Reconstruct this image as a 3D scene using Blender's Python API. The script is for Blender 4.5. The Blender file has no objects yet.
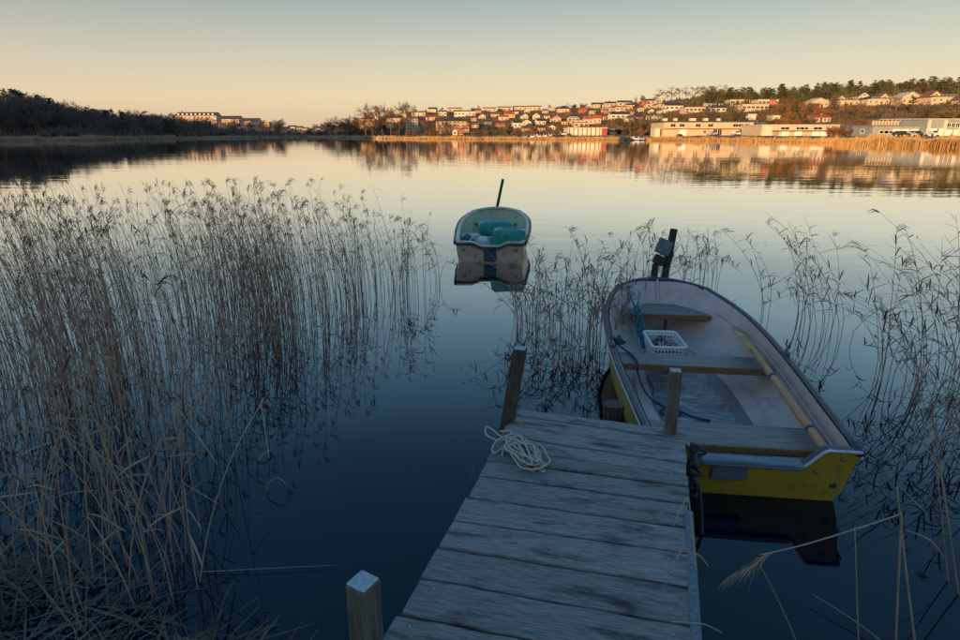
import bpy, math, random
import numpy as np
from mathutils import Vector, Matrix

# ------------------------------------------------------------------ camera, sky, sun, exposure
scene = bpy.context.scene
COL = scene.collection
CAM_H = 2.4
FPX = 22 / 36 * 960
PITCH = math.atan2(320 - 133.5, FPX)
cam = bpy.data.cameras.new('camera')
cam.lens = 22; cam.sensor_width = 36; cam.clip_start = 0.05; cam.clip_end = 12000
cam_ob = bpy.data.objects.new('camera', cam); COL.objects.link(cam_ob)
cam_ob.location = (0, 0, CAM_H); cam_ob.rotation_euler = (math.radians(90) - PITCH, 0, 0)
scene.camera = cam_ob

SUN_EL = math.radians(6.0)
SUN_AZ = math.radians(210)          # compass-like, clockwise from +Y: behind the camera, to its left
SUN_DIR = Vector((math.sin(SUN_AZ) * math.cos(SUN_EL), math.cos(SUN_AZ) * math.cos(SUN_EL), math.sin(SUN_EL)))

world = bpy.data.worlds.new('World'); scene.world = world; world.use_nodes = True
wn, wl = world.node_tree.nodes, world.node_tree.links
wn.clear()
w_out = wn.new('ShaderNodeOutputWorld'); w_bg = wn.new('ShaderNodeBackground')
w_sky = wn.new('ShaderNodeTexSky'); w_sky.sky_type = 'NISHITA'; w_sky.sun_disc = False
w_sky.sun_elevation = SUN_EL; w_sky.sun_rotation = SUN_AZ
w_sky.air_density = 1.2; w_sky.dust_density = 1.5; w_sky.ozone_density = 1.5
w_tc = wn.new('ShaderNodeTexCoord'); w_sep = wn.new('ShaderNodeSeparateXYZ'); w_ramp = wn.new('ShaderNodeValToRGB')
w_mix = wn.new('ShaderNodeMix'); w_mix.data_type = 'RGBA'; w_mix.inputs[0].default_value = 0.5
w_mul = wn.new('ShaderNodeVectorMath'); w_mul.operation = 'SCALE'; w_mul.inputs[3].default_value = 10.0
wl.new(w_tc.outputs['Generated'], w_sep.inputs[0]); wl.new(w_sep.outputs[2], w_ramp.inputs[0])
SKY = [(0.0, (.86, .645, .43)), (.052, (.88, .69, .50)), (.105, (.66, .57, .465)), (.19, (.31, .35, .355)), (.26, (.27, .42, .50)),
       (.342, (.20, .43, .62)), (.42, (.115, .36, .62)), (.57, (.05, .26, .56)), (.75, (.04, .205, .46)), (1.0, (.045, .185, .40))]
el = w_ramp.color_ramp.elements
while len(el) > 1: el.remove(el[-1])
el[0].position = SKY[0][0]; el[0].color = SKY[0][1] + (1,)
for p, c in SKY[1:]:
    e = el.new(p); e.color = c + (1,)
wl.new(w_ramp.outputs[0], w_mul.inputs[0])
wl.new(w_sky.outputs[0], w_mix.inputs[6]); wl.new(w_mul.outputs[0], w_mix.inputs[7])
wl.new(w_mix.outputs[2], w_bg.inputs[0]); w_bg.inputs[1].default_value = 0.1
wl.new(w_bg.outputs[0], w_out.inputs[0])

sun = bpy.data.lights.new('sun', 'SUN'); sun.energy = 5.0; sun.angle = math.radians(0.5); sun.color = (1.0, .58, .25)
sun_ob = bpy.data.objects.new('sun', sun); COL.objects.link(sun_ob)
sun_ob.rotation_euler = (-SUN_DIR).to_track_quat('-Z', 'Y').to_euler(); sun_ob.location = (-40, -60, 60)

scene.view_settings.view_transform = 'Standard'; scene.view_settings.look = 'None'
scene.view_settings.exposure = 0.55; scene.view_settings.gamma = 1.0
scene.cycles.max_bounces = 6; scene.cycles.caustics_reflective = False; scene.cycles.caustics_refractive = False

# ------------------------------------------------------------------ pixel -> place helpers
def pray(x, y):
    u = (x - 480) / FPX; v = (320 - y) / FPX
    return Vector((u, math.cos(PITCH) + v * math.sin(PITCH), -math.sin(PITCH) + v * math.cos(PITCH)))
def at(x, y, z=0.0):                 # where a pixel's ray meets the height z
    d = pray(x, y); t = (z - CAM_H) / d.z
    return Vector((d.x * t, d.y * t, z))
def at_y(x, y, Y):                   # where it meets the upright plane at depth Y
    d = pray(x, y); t = Y / d.y
    return Vector((d.x * t, Y, CAM_H + d.z * t))

# ------------------------------------------------------------------ mesh builder
class MB:
    def __init__(s): s.v = []; s.f = []; s.m = []
    def face(s, pts, m=0):
        n = len(s.v); s.v.extend(tuple(p) for p in pts); s.f.append(tuple(range(n, n + len(pts)))); s.m.append(m)
    def idx(s, verts, faces, m=0):
        n = len(s.v); s.v.extend(tuple(p) for p in verts)
        for f in faces: s.f.append(tuple(i + n for i in f)); s.m.append(m)
    def box(s, c, d, m=0, rz=0.0, tilt=None):
        x, y, z = d[0] / 2, d[1] / 2, d[2] / 2
        R = Matrix.Rotation(rz, 3, 'Z')
        if tilt: R = tilt @ R
        vs = [Vector(c) + R @ Vector((a * x, b * y, e * z)) for e in (-1, 1) for b in (-1, 1) for a in (-1, 1)]
        s.idx(vs, [(0, 2, 3, 1), (4, 5, 7, 6), (0, 1, 5, 4), (2, 6, 7, 3), (0, 4, 6, 2), (1, 3, 7, 5)], m)
    def cbox(s, c, d, ch, m=0, rz=0.0, R=None):      # box with chamfered edges along its length (x)
        R = R or Matrix.Rotation(rz, 3, 'Z'); L, y, z = d[0] / 2, d[1] / 2, d[2] / 2
        prof = [(-y + ch, -z), (y - ch, -z), (y, -z + ch), (y, z - ch), (y - ch, z), (-y + ch, z), (-y, z - ch), (-y, -z + ch)]
        vs = []; st = [(-L, .0), (-L + ch, 1), (L - ch, 1), (L, .0)]
        for X, k in st:
            for (py, pz) in prof:
                q = 1 if k else .94
                vs.append(Vector(c) + R @ Vector((X, py * (1 if k else 1 - ch / max(y, 1e-6)), pz * (1 if k else 1 - ch / max(z, 1e-6)))))
        fs = [tuple(range(7, -1, -1)), tuple(range(24, 32))]
        for i in range(3):
            for j in range(8):
                k = (j + 1) % 8; fs.append((i * 8 + j, i * 8 + k, i * 8 + 8 + k, i * 8 + 8 + j))
        s.idx(vs, fs, m)
    def tube(s, pts, r, n=6, m=0, caps=True):
        pts = [Vector(p) for p in pts]; N = len(pts)
        rs = list(r) if hasattr(r, '__len__') else [r] * N
        vs = []; prev = None
        for i, p in enumerate(pts):
            t = (pts[min(i + 1, N - 1)] - pts[max(i - 1, 0)])
            t = t.normalized() if t.length > 1e-9 else Vector((0, 0, 1))
            if prev is None:
                a = Vector((0, 0, 1)) if abs(t.z) < .9 else Vector((1, 0, 0))
                u = t.cross(a).normalized()
            else:
                u = prev - t * prev.dot(t)
                u = u.normalized() if u.length > 1e-6 else t.orthogonal().normalized()
            prev = u; w = t.cross(u)
            for k in range(n):
                a = 2 * math.pi * k / n
                vs.append(p + (u * math.cos(a) + w * math.sin(a)) * rs[i])
        fs = []
        for i in range(N - 1):
            for k in range(n):
                k2 = (k + 1) % n; fs.append((i * n + k, i * n + k2, (i + 1) * n + k2, (i + 1) * n + k))
        if caps: fs.append(tuple(range(n - 1, -1, -1))); fs.append(tuple(range((N - 1) * n, N * n)))
        s.idx(vs, fs, m)
    def strip(s, pts, ws, side, m=0):               # flat blade
        vs = []
        for p, w in zip(pts, ws): vs += [Vector(p) - side * w, Vector(p) + side * w]
        s.idx(vs, [(2 * i, 2 * i + 1, 2 * i + 3, 2 * i + 2) for i in range(len(pts) - 1)], m)
    def mesh(s, name, mats, smooth=False):
        me = bpy.data.meshes.new(name); me.from_pydata(s.v, [], s.f)
        for q in (mats if isinstance(mats, (list, tuple)) else [mats]): me.materials.append(q)
        if len(me.materials) > 1: me.polygons.foreach_set('material_index', s.m)
        if smooth: me.polygons.foreach_set('use_smooth', [True] * len(s.f))
        me.update(); return me
    def build(s, name, mats, parent=None, smooth=False, loc=None, rz=0.0):
        o = bpy.data.objects.new(name, s.mesh(name, mats, smooth)); COL.objects.link(o)
        if parent: o.parent = parent
        if loc is not None: o.location = loc
        if rz: o.rotation_euler = (0, 0, rz)
        return o

def tag(o, label, cat, group=None):
    o['label'] = label; o['category'] = cat
    if group: o['group'] = group
    return o
def thing(name, label, cat, loc=(0, 0, 0), rz=0.0, group=None):
    o = bpy.data.objects.new(name, None); COL.objects.link(o); o.empty_display_size = .2
    o.location = loc; o.rotation_euler = (0, 0, rz)
    return tag(o, label, cat, group)
def inst(name, me, parent=None, loc=(0, 0, 0), rot=(0, 0, 0), sc=(1, 1, 1)):
    o = bpy.data.objects.new(name, me); COL.objects.link(o); o.parent = parent
    o.location = loc; o.rotation_euler = rot; o.scale = sc; return o
def smoothpath(pts, k=6, closed=False):
    P = [Vector(p) for p in pts]; out = []; n = len(P)
    for i in range(n if closed else n - 1):
        g = lambda j: P[j % n] if closed else P[max(0, min(n - 1, j))]
        a, b, c, d = g(i - 1), g(i), g(i + 1), g(i + 2)
        for q in range(k):
            t = q / k
            out.append(.5 * (2 * b + (c - a) * t + (2 * a - 5 * b + 4 * c - d) * t * t + (3 * b - a - 3 * c + d) * t ** 3))
    out.append(P[0] if closed else P[-1]); return out
def sstep(x): x = max(0., min(1., x)); return x * x * (3 - 2 * x)

# ------------------------------------------------------------------ materials
def mat(name, c1, c2=None, rough=.7, scale=4.0, stretch=(1, 1, 1), bump=0.0, bscale=None, detail=5.0, lo=.35, hi=.65,
        metallic=0.0, spots=None, spec=.5, rnd=0.0, coord='Object'):
    m = bpy.data.materials.new(name); m.use_nodes = True
    nd, lk = m.node_tree.nodes, m.node_tree.links; b = nd['Principled BSDF']
    b.inputs['Roughness'].default_value = rough; b.inputs['Metallic'].default_value = metallic
    b.inputs['Specular IOR Level'].default_value = spec
    b.inputs['Base Color'].default_value = c1 + (1,)
    if c2 is None: return m
    tc = nd.new('ShaderNodeTexCoord'); mp = nd.new('ShaderNodeMapping'); mp.inputs['Scale'].default_value = stretch
    lk.new(tc.outputs[coord], mp.inputs[0]); vec = mp.outputs[0]
    if rnd:
        oi = nd.new('ShaderNodeObjectInfo'); ad = nd.new('ShaderNodeVectorMath'); ad.operation = 'MULTIPLY_ADD'
        ad.inputs[1].default_value = (37, 53, 71); lk.new(oi.outputs['Random'], ad.inputs[0]); lk.new(vec, ad.inputs[2]); vec = ad.outputs[0]
    n = nd.new('ShaderNodeTexNoise'); n.inputs['Scale'].default_value = scale; n.inputs['Detail'].default_value = detail
    n.inputs['Roughness'].default_value = .6; lk.new(vec, n.inputs['Vector'])
    r = nd.new('ShaderNodeValToRGB'); r.color_ramp.elements[0].position = lo; r.color_ramp.elements[1].position = hi
    r.color_ramp.elements[0].color = c1 + (1,); r.color_ramp.elements[1].color = c2 + (1,)
    lk.new(n.outputs[0], r.inputs[0]); col = r.outputs[0]
    if spots:                                       # (colour, scale, lo, hi, stretch)
        sc, ss, slo, shi = spots[:4]
        n2 = nd.new('ShaderNodeTexNoise'); n2.inputs['Scale'].default_value = ss; n2.inputs['Detail'].default_value = 6
        n2.inputs['Roughness'].default_value = .65
        if len(spots) > 4:
            mp2 = nd.new('ShaderNodeMapping'); mp2.inputs['Scale'].default_value = spots[4]; mp2.inputs['Location'].default_value = (3.1, 1.7, .4)
            if rnd:
                ad2 = nd.new('ShaderNodeVectorMath'); ad2.operation = 'MULTIPLY_ADD'; ad2.inputs[1].default_value = (31, 17, 5)
                lk.new(oi.outputs['Random'], ad2.inputs[0]); lk.new(tc.outputs[coord], ad2.inputs[2]); lk.new(ad2.outputs[0], mp2.inputs[0])
            else: lk.new(tc.outputs[coord], mp2.inputs[0])
            lk.new(mp2.outputs[0], n2.inputs['Vector'])
        else: lk.new(vec, n2.inputs['Vector'])
        r2 = nd.new('ShaderNodeValToRGB'); r2.color_ramp.elements[0].position = slo; r2.color_ramp.elements[1].position = shi
        mx = nd.new('ShaderNodeMix'); mx.data_type = 'RGBA'
        lk.new(n2.outputs[0], r2.inputs[0]); lk.new(r2.outputs[0], mx.inputs[0]); lk.new(col, mx.inputs[6]); mx.inputs[7].default_value = sc + (1,)
        col = mx.outputs[2]
    if rnd:
        hs = nd.new('ShaderNodeHueSaturation'); mr = nd.new('ShaderNodeMapRange')
        mr.inputs[3].default_value = 1 - rnd; mr.inputs[4].default_value = 1 + rnd
        lk.new(oi.outputs['Random'], mr.inputs[0]); lk.new(mr.outputs[0], hs.inputs['Value']); lk.new(col, hs.inputs['Color']); col = hs.outputs[0]
    lk.new(col, b.inputs['Base Color'])
    if bump:
        bp = nd.new('ShaderNodeBump'); bp.inputs['Strength'].default_value = bump; bp.inputs['Distance'].default_value = .01
        if bscale:
            n3 = nd.new('ShaderNodeTexNoise'); n3.inputs['Scale'].default_value = bscale; n3.inputs['Detail'].default_value = 4
            lk.new(vec, n3.inputs['Vector']); lk.new(n3.outputs[0], bp.inputs['Height'])
        else: lk.new(n.outputs[0], bp.inputs['Height'])
        lk.new(bp.outputs[0], b.inputs['Normal'])
    return m

M = {}
M['ground'] = mat('dry_ground', (.10, .065, .03), (.20, .13, .06), .95, .09, detail=8, spots=((.06, .06, .025), .03, .5, .62))
M['deck'] = mat('weathered_deck', (.115, .105, .10), (.46, .405, .38), .72, 7, (1.6, 22, 22), .8, detail=12, lo=.28, hi=.72, rnd=.16,
                spots=((.05, .05, .055), 3.0, .53, .68, (1.0, 3.6, 1)))
M['post'] = mat('post_wood', (.10, .085, .065), (.24, .20, .155), .8, 6, (9, 9, .8), .5, detail=7, rnd=.1)
M['post_top'] = mat('post_end_grain', (.35, .37, .40), (.55, .57, .6), .85, 60, bump=.6)
M['post_dark'] = mat('wet_dark_wood', (.035, .026, .02), (.11, .08, .055), .7, 6, (9, 9, .8), .6, detail=7)
M['rail'] = mat('rail_wood', (.10, .12, .14), (.22, .25, .28), .75, 5, (10, 10, 1), .5, detail=7)
M['nail'] = mat('nail_zinc', (.5, .52, .55), rough=.4, metallic=.7)
M['yellow'] = mat('yellow_hull_paint', (.50, .315, .035), (.58, .38, .05), .38, 3, bump=.06, bscale=30, spots=((.20, .15, .06), 6, .55, .75))
M['inner'] = mat('pale_interior_paint', (.62, .445, .41), (.72, .545, .50), .5, 5, bump=.12, bscale=60, spots=((.40, .33, .33), 3.5, .55, .75))
M['sole'] = mat('boat_sole', (.20, .17, .18), (.30, .26, .26), .4, 4, spots=((.14, .125, .14), 2, .45, .65))
M['gun'] = mat('dark_gunwale', (.03, .042, .06), (.065, .08, .10), .42, 8, bump=.1, bscale=40)
M['trim'] = mat('worn_white_trim', (.45, .45, .45), (.68, .68, .68), .45, 20)
M['thwart'] = mat('thwart_paint', (.15, .115, .10), (.32, .26, .235), .5, 5, (1, 10, 10), .3, detail=7)
M['thwart_edge'] = mat('varnished_edge', (.15, .07, .03), (.30, .155, .065), .5, 6, (2, 10, 10), .2)
M['seat'] = mat('stern_seat_paint', (.12, .16, .20), (.22, .27, .32), .5, 5, (1, 8, 8), .25, spots=((.07, .05, .05), 4, .55, .7))
M['pad'] = mat('transom_pad', (.10, .13, .16), (.17, .20, .24), .6, 12, spots=((.05, .06, .07), 6, .5, .65))
M['oar'] = mat('oar_wood', (.56, .24, .10), (.72, .36, .17), .55, 7, (12, .8, 12), .25, detail=6, spots=((.22, .12, .06), 9, .58, .72))
M['blade'] = mat('worn_yellow_blade', (.62, .40, .02), (.70, .5, .06), .5, 9, spots=((.38, .26, .17), 11, .47, .55))
M['blade_tip'] = mat('grey_blade_tip', (.20, .21, .24), (.28, .29, .32), .6, 15)
M['basket'] = mat('white_plastic', (.72, .72, .70), (.80, .80, .79), .4, 8)
M['net_dark'] = mat('net_dark', (.035, .03, .05), rough=.8)
M['net_pale'] = mat('net_pale', (.5, .42, .44), rough=.8)
M['net_red'] = mat('net_red', (.30, .06, .07), rough=.8)
M['teal_rope'] = mat('teal_rope', (.015, .16, .20), (.03, .26, .30), .8, 60, bump=.5)
M['navy_rope'] = mat('navy_rope', (.02, .035, .06), (.05, .07, .11), .8, 60, bump=.5)
M['cream_rope'] = mat('cream_rope', (.50, .42, .34), (.72, .63, .53), .9, 90, bump=.6)
M['metal'] = mat('dark_galvanised', (.10, .10, .11), (.22, .22, .23), .5, 20, metallic=.6)
M['streaked_ice'] = mat('ice_painted_glints', (.22, .185, .19), (.66, .66, .68), .14, 4, (1, 5, 1), .8, detail=9, lo=.5, hi=.78)  # white streaks put the wet sheet's highlights into the colour
M['gr_hull'] = mat('pale_hull', (.80, .60, .45), (.88, .70, .55), .4, 3, spots=((.33, .25, .18), 4, .52, .7, (1, 1, 2)))
M['gr_inner'] = mat('pale_green_interior', (.40, .40, .26), (.50, .50, .34), .55, 5, spots=((.2, .22, .19), 5, .55, .7))
M['gr_cap'] = mat('green_white_deck', (.56, .55, .42), (.66, .64, .50), .5, 6)
M['navy'] = mat('navy_rubber', (.02, .03, .05), (.04, .055, .08), .5, 10)
M['tarp'] = mat('teal_tarp', (.006, .24, .20), (.02, .34, .28), .42, 5, bump=.25, bscale=14)
M['pole'] = mat('stake_wood', (.03, .03, .035), (.07, .065, .065), .8, 6, (9, 9, 1))
M['stem'] = mat('reed_stem', (.34, .195, .13), (.62, .39, .265), .75, 1.7, detail=3, lo=.3, hi=.7)
M['leaf'] = mat('reed_leaf', (.13, .08, .06), (.34, .215, .15), .8, 2.3, detail=3, lo=.3, hi=.7)
M['plume'] = mat('reed_plume', (.07, .05, .04), (.17, .12, .09), .95, 3, detail=3)
M['old_reed'] = mat('old_wet_reed', (.05, .036, .027), (.22, .15, .10), .8, 3, detail=4)
M['pale_reed'] = mat('pale_dry_reed', (.40, .28, .19), (.58, .44, .32), .75, 3, detail=4)
M['gold_reed'] = mat('gold_shore_reed', (.36, .21, .075), (.50, .31, .13), .9, .5, detail=4)
M['dull_reed'] = mat('dull_shore_reed', (.42, .28, .17), (.56, .40, .26), .9, .5, detail=4)
M['pine'] = mat('pine_needles', (.05, .055, .017), (.115, .11, .04), .9, .5, detail=3, rnd=.25)
M['bark'] = mat('bark', (.10, .065, .045), (.17, .115, .08), .9, .8, rnd=.15)
M['twig'] = mat('bare_twigs', (.095, .06, .042), (.17, .11, .075), .95, .4, rnd=.2)
M['dark_twig'] = mat('greyish_twigs', (.12, .095, .09), (.20, .16, .145), .95, .4, rnd=.2)  # greyer brown than the other bare twigs
M['shrub'] = mat('russet_twigs', (.14, .065, .03), (.24, .125, .055), .95, .6, rnd=.25)
M['glass'] = mat('window_glass', (.02, .025, .03), rough=.1)
M['car_glass'] = M['glass']
M['tyre'] = mat('tyre', (.02, .02, .02), rough=.8)
def flat(n, c, r=.75):
    if n not in M: M[n] = mat(n, tuple(q * .88 for q in c), tuple(min(1, q * 1.08) for q in c), r, .6)
    return M[n]

# water
m = bpy.data.materials.new('lake_water'); m.use_nodes = True; M['water'] = m
nd, lk = m.node_tree.nodes, m.node_tree.links; b = nd['Principled BSDF']
b.inputs['Base Color'].default_value = (.0003, .005, .014, 1); b.inputs['Roughness'].default_value = .5; b.inputs['Specular IOR Level'].default_value = 0
w_gl = nd.new('ShaderNodeBsdfGlossy'); w_gl.inputs['Color'].default_value = (1, 1, 1, 1); w_gl.inputs['Roughness'].default_value = .012
w_fr = nd.new('ShaderNodeFresnel'); w_fr.inputs['IOR'].default_value = 1.333
w_cr = nd.new('ShaderNodeValToRGB'); w_el = w_cr.color_ramp.elements
w_el[0].position = .02; w_el[0].color = (.034, .034, .034, 1); w_el[1].position = 1; w_el[1].color = (1, 1, 1, 1)
for p_, v_ in ((.06, .075), (.135, .30), (.21, .54), (.36, .84), (.46, .96)): q_ = w_el.new(p_); q_.color = (v_, v_, v_, 1)
w_ms = nd.new('ShaderNodeMixShader'); lk.new(w_fr.outputs[0], w_cr.inputs[0]); lk.new(w_cr.outputs[0], w_ms.inputs[0])
lk.new(b.outputs[0], w_ms.inputs[1]); lk.new(w_gl.outputs[0], w_ms.inputs[2]); lk.new(w_ms.outputs[0], nd['Material Output'].inputs[0])
tc = nd.new('ShaderNodeTexCoord'); hs = []
for sc, st, amt in ((.9, (.22, 1.0, 1), 1.0), (3.2, (.35, 1, 1), .28), (.12, (.35, 1, 1), 2.0)):
    mp = nd.new('ShaderNodeMapping'); mp.inputs['Scale'].default_value = st
    mp.inputs['Rotation'].default_value = (0, 0, .12)
    n = nd.new('ShaderNodeTexNoise'); n.inputs['Scale'].default_value = sc; n.inputs['Detail'].default_value = 1.5
    mu = nd.new('ShaderNodeMath'); mu.operation = 'MULTIPLY'; mu.inputs[1].default_value = amt
    lk.new(tc.outputs['Object'], mp.inputs[0]); lk.new(mp.outputs[0], n.inputs['Vector']); lk.new(n.outputs[0], mu.inputs[0]); hs.append(mu)
a1 = nd.new('ShaderNodeMath'); a1.operation = 'ADD'; lk.new(hs[0].outputs[0], a1.inputs[0]); lk.new(hs[1].outputs[0], a1.inputs[1])
a2 = nd.new('ShaderNodeMath'); a2.operation = 'ADD'; lk.new(a1.outputs[0], a2.inputs[0]); lk.new(hs[2].outputs[0], a2.inputs[1])
bp = nd.new('ShaderNodeBump'); bp.inputs['Strength'].default_value = 1.0; bp.inputs['Distance'].default_value = .006
lk.new(a2.outputs[0], bp.inputs['Height']); lk.new(bp.outputs[0], w_gl.inputs['Normal'])

# ------------------------------------------------------------------ terrain
KX = [-900, -400, -150, 0, 60, 100, 175, 250, 300, 330, 380, 420, 550, 600, 650, 700, 800, 900, 960, 1100, 1500]
KS = [90, 120, 170, 207, 215, 240, 300, 360, 430, 400, 300, 285, 255, 240, 225, 215, 178, 150, 135, 110, 80]
KR = [230, 250, 300, 330, 340, 380, 480, 620, 800, 800, 700, 680, 650, 600, 520, 480, 450, 430, 420, 400, 350]
KY = [80, 84, 92, 104, 109, 117, 121, 125.5, 130, 128, 117, 112, 110, 106, 102, 98, 94, 90, 87, 80, 80]
def wob(x): return math.sin(x * .051) * .5 + math.sin(x * .13 + 1) * .3 + math.sin(x * .31 + 2) * .2
def ground_z(x, y):
    z = -1.6
    if y > 20:
        px = max(-900, min(1500, 480 + 616 * x / y))
        s = np.interp(px, KX, KS) * (1 + .02 * wob(px)); r = np.interp(px, KX, KR); ry = np.interp(px, KX, KY)
        zr = CAM_H + (133.5 - ry) / 646 * r
        t = (y - s) / (r - s)
        if t < 0: zf = max(-1.6, .03 * (y - s))
        elif t <= 1: zf = min(.09 * (y - s), 1.7) + (zr - 1.7) * (max(0, t - .2) / .8) ** 1.15
        else: zf = zr * max(.35, 1 - .25 * (t - 1))
        if t > 0: zf += .5 * min(1, t * 4) * (wob(x * .6) + wob(y * .7 + 40))
        z = max(z, zf)
    q = 2.25 - .36 * (x + 2.2) - y                               # the near bank
    zn = min(.13 * q, .35 + .02 * q, 3.5) if q > -12 else -1.6
    if y < -25: zn += 15 * sstep((-y - 28) / 34) * (1 + .08 * wob(x * 2))  # unseen ridge behind the camera, shaped to keep the foreground in shade
    z = max(z, zn)
    h = 76 * math.exp(-((x + 330) / 112) ** 2 - ((y - 5) / 125) ** 2) - 1.6  # unseen hill out to the left, shaped to shade the left wood
    return max(z, h)
def hit(px, py):                                                  # ground point seen at a pixel beyond the lake
    u = (px - 480) / 616; lo = float(np.interp(px, KX, KS)) + 1; hi = float(np.interp(px, KX, KR))
    target = (133.5 - py) / 646
    Y = lo
    while Y < hi:
        if (ground_z(u * Y, Y) - CAM_H) / Y >= target: break
        Y += 1.5
    return u * Y, Y, ground_z(u * Y, Y)

ang = sorted(set([math.radians(a) for a in np.arange(-180, 180, 4.0)] + [math.radians(a) for a in np.arange(-48, 48.01, .4)]))
rad = [0.6 * (5200 / .6) ** (i / 190) for i in range(191)]
mb = MB(); nA = len(ang)
for r_ in rad:
    for a in ang:
        x, y = r_ * math.sin(a), r_ * math.cos(a); mb.v.append((x, y, ground_z(x, y)))
for i in range(len(rad) - 1):
    for j in range(nA):
        k = (j + 1) % nA; mb.f.append((i * nA + j, (i + 1) * nA + j, (i + 1) * nA + k, i * nA + k)); mb.m.append(0)
c0 = len(mb.v); mb.v.append((0, 0, ground_z(0, 0)))
for j in range(nA): mb.f.append((c0, j, (j + 1) % nA)); mb.m.append(0)
g = mb.build('ground', M['ground'], smooth=True); g['kind'] = 'structure'
mb = MB(); mb.face([(-5000, -5000, 0), (5000, -5000, 0), (5000, 5000, 0), (-5000, 5000, 0)])
w = mb.build('water', M['water']); w['kind'] = 'structure'

# ------------------------------------------------------------------ far trees
def rdir(R): 
    while True:
        v = Vector((R.uniform(-1, 1), R.uniform(-1, 1), R.uniform(-1, 1)))
        if .05 < v.length < 1: return v.normalized()
def quad(mbx, c, s, R, m=0, flatten=.6):
    a = rdir(R); b_ = a.orthogonal().normalized(); a = Vector((a.x, a.y, a.z * flatten))
    mbx.face([c - a * s, c + b_ * s * .7, c + a * s, c - b_ * s * .7], m)
def pine_proto(seed):
    R = random.Random(seed); t = MB(); c = MB(); bend = Vector((R.uniform(-.06, .06), R.uniform(-.06, .06), 0))
    P = [Vector((0, 0, z)) + bend * z * z for z in (-.05, .2, .45, .7, .93)]
    t.tube(P, [.022, .018, .014, .009, .003], 5)
    for i in range(24):
        z = R.uniform(.24, .97); a = R.uniform(0, 6.28); rr = (.25 * (1 - max(0, z - .55) / .5) if z > .55 else .19) * R.uniform(.35, 1.05)
        p = bend * z * z + Vector((0, 0, z)); e = p + Vector((math.cos(a) * rr, math.sin(a) * rr, R.uniform(-.02, .05)))
        t.tube([p - Vector((0, 0, .05)), e], [.006, .002], 3)
        for q in range(34):
            d = rdir(R) * R.uniform(.2, 1); quad(c, e + Vector((d.x * .10, d.y * .10, d.z * .05)), R.uniform(.016, .038), R)
    return c.mesh('pine_crown', M['pine']), t.mesh('pine_trunk', M['bark'])
def bare_proto(seed, wide=.32, tw='twig', stems=1):
    R = random.Random(seed); t = MB(); c = MB()
    for st in range(stems):
        lean = Vector((R.uniform(-.1, .1), R.uniform(-.1, .1), 0)) * (1 if stems == 1 else 1.8)
        P = [lean * z + Vector((0, 0, z)) for z in (-.05, .15, .35, .6, .85)]
        t.tube(P, [.022, .017, .013, .008, .003], 5)
        for i in range(15 // stems + 3):
            z = R.uniform(.22, .82); p = lean * z + Vector((0, 0, z)); a = R.uniform(0, 6.28)
            L = wide * R.uniform(.6, 1.1) * (1.15 - .6 * abs(z - .5))
            d = Vector((math.cos(a), math.sin(a), R.uniform(.5, 1.1))).normalized(); e = p + d * L
            t.tube([p, p + d * L * .5 + Vector((0, 0, .01)), e], [.007, .005, .002], 3)
            for q in range(9):
                s0 = p + d * L * R.uniform(.3, 1); d2 = (d + rdir(R) * .9 + Vector((0, 0, .25))).normalized(); l2 = R.uniform(.08, .17)
                e2 = s0 + d2 * l2; sd = d2.cross(rdir(R)).normalized()
                c.strip([s0, e2], [.0035, .0015], sd)
                for w_ in range(7):
                    s1 = s0 + d2 * l2 * R.uniform(.2, 1); d3 = (d2 + rdir(R) * .9).normalized()
                    c.strip([s1, s1 + d3 * R.uniform(.03, .09)], [.0028, .001], d3.cross(rdir(R)).normalized())
    return c.mesh('bare_crown', M[tw]), t.mesh('bare_trunk', M['bark'])
def shrub_proto(seed, mt):
    R = random.Random(seed); c = MB()
    for i in range(46):
        a = R.uniform(0, 6.28); d = Vector((math.cos(a) * R.uniform(.1, .75), math.sin(a) * R.uniform(.1, .75), R.uniform(.5, 1)))
        e = d * R.uniform(.7, 1); sd = d.cross(rdir(R)).normalized(); c.strip([Vector((0, 0, -.1)), e * .5 + Vector((0, 0, .05)), e], [.02, .014, .006], sd)
        for q in range(14):
            s0 = e * R.uniform(.4, 1); d2 = (d.normalized() + rdir(R)).normalized(); c.strip([s0, s0 + d2 * R.uniform(.08, .2)], [.014, .006], d2.cross(rdir(R)).normalized())
    return c.mesh('shrub', M[mt])
PINES = [pine_proto(i) for i in range(5)]
BARES = [bare_proto(20 + i) for i in range(4)]
DARKS = [bare_proto(40 + i, .3, 'dark_twig', 1 + i % 2) for i in range(4)]
SHRUBS = [shrub_proto(60 + i, 'shrub') for i in range(3)]
DSHRUBS = [shrub_proto(70 + i, 'dark_twig') for i in range(2)]
GSHRUBS = [shrub_proto(80 + i, 'pine') for i in range(2)]
RT = random.Random(5)
def tree(name, protos, x, y, h, label, group, wide=1.0):
    z = ground_z(x, y); cr, tr = RT.choice(protos)
    t = thing(name, label, 'tree', (x, y, z), RT.uniform(0, 6.28), group)
    s = (h * wide, h * wide, h)
    inst('crown', cr, t, sc=s); inst('trunk', tr, t, sc=s); return t
def shrub(protos, x, y, h, label, group, wide=1.0):
    o = inst('shrub', RT.choice(protos), None, (x, y, ground_z(x, y)), (0, 0, RT.uniform(0, 6.28)), (h * wide, h * wide, h))
    return tag(o, label, 'shrub', group)
def upx(px, Y): return (px - 480) / 616 * Y
OCC = []                                                            # footprints of buildings: keep trees off them
def free(x, y, r=2.5): return all(abs(x - a) > w_ / 2 + r or abs(y - b_) > d_ / 2 + r for a, b_, w_, d_ in OCC)
def clear_view(px, ytop_px, ybot_px):                               # used only to pick planting spots between the houses
    return all(not (x0 - 1 < px < x1 + 1 and ytop_px < y1 + .5 and ybot_px > y1 - 1) for x0, x1, y0, y1 in VIS)
VIS = []

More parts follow.
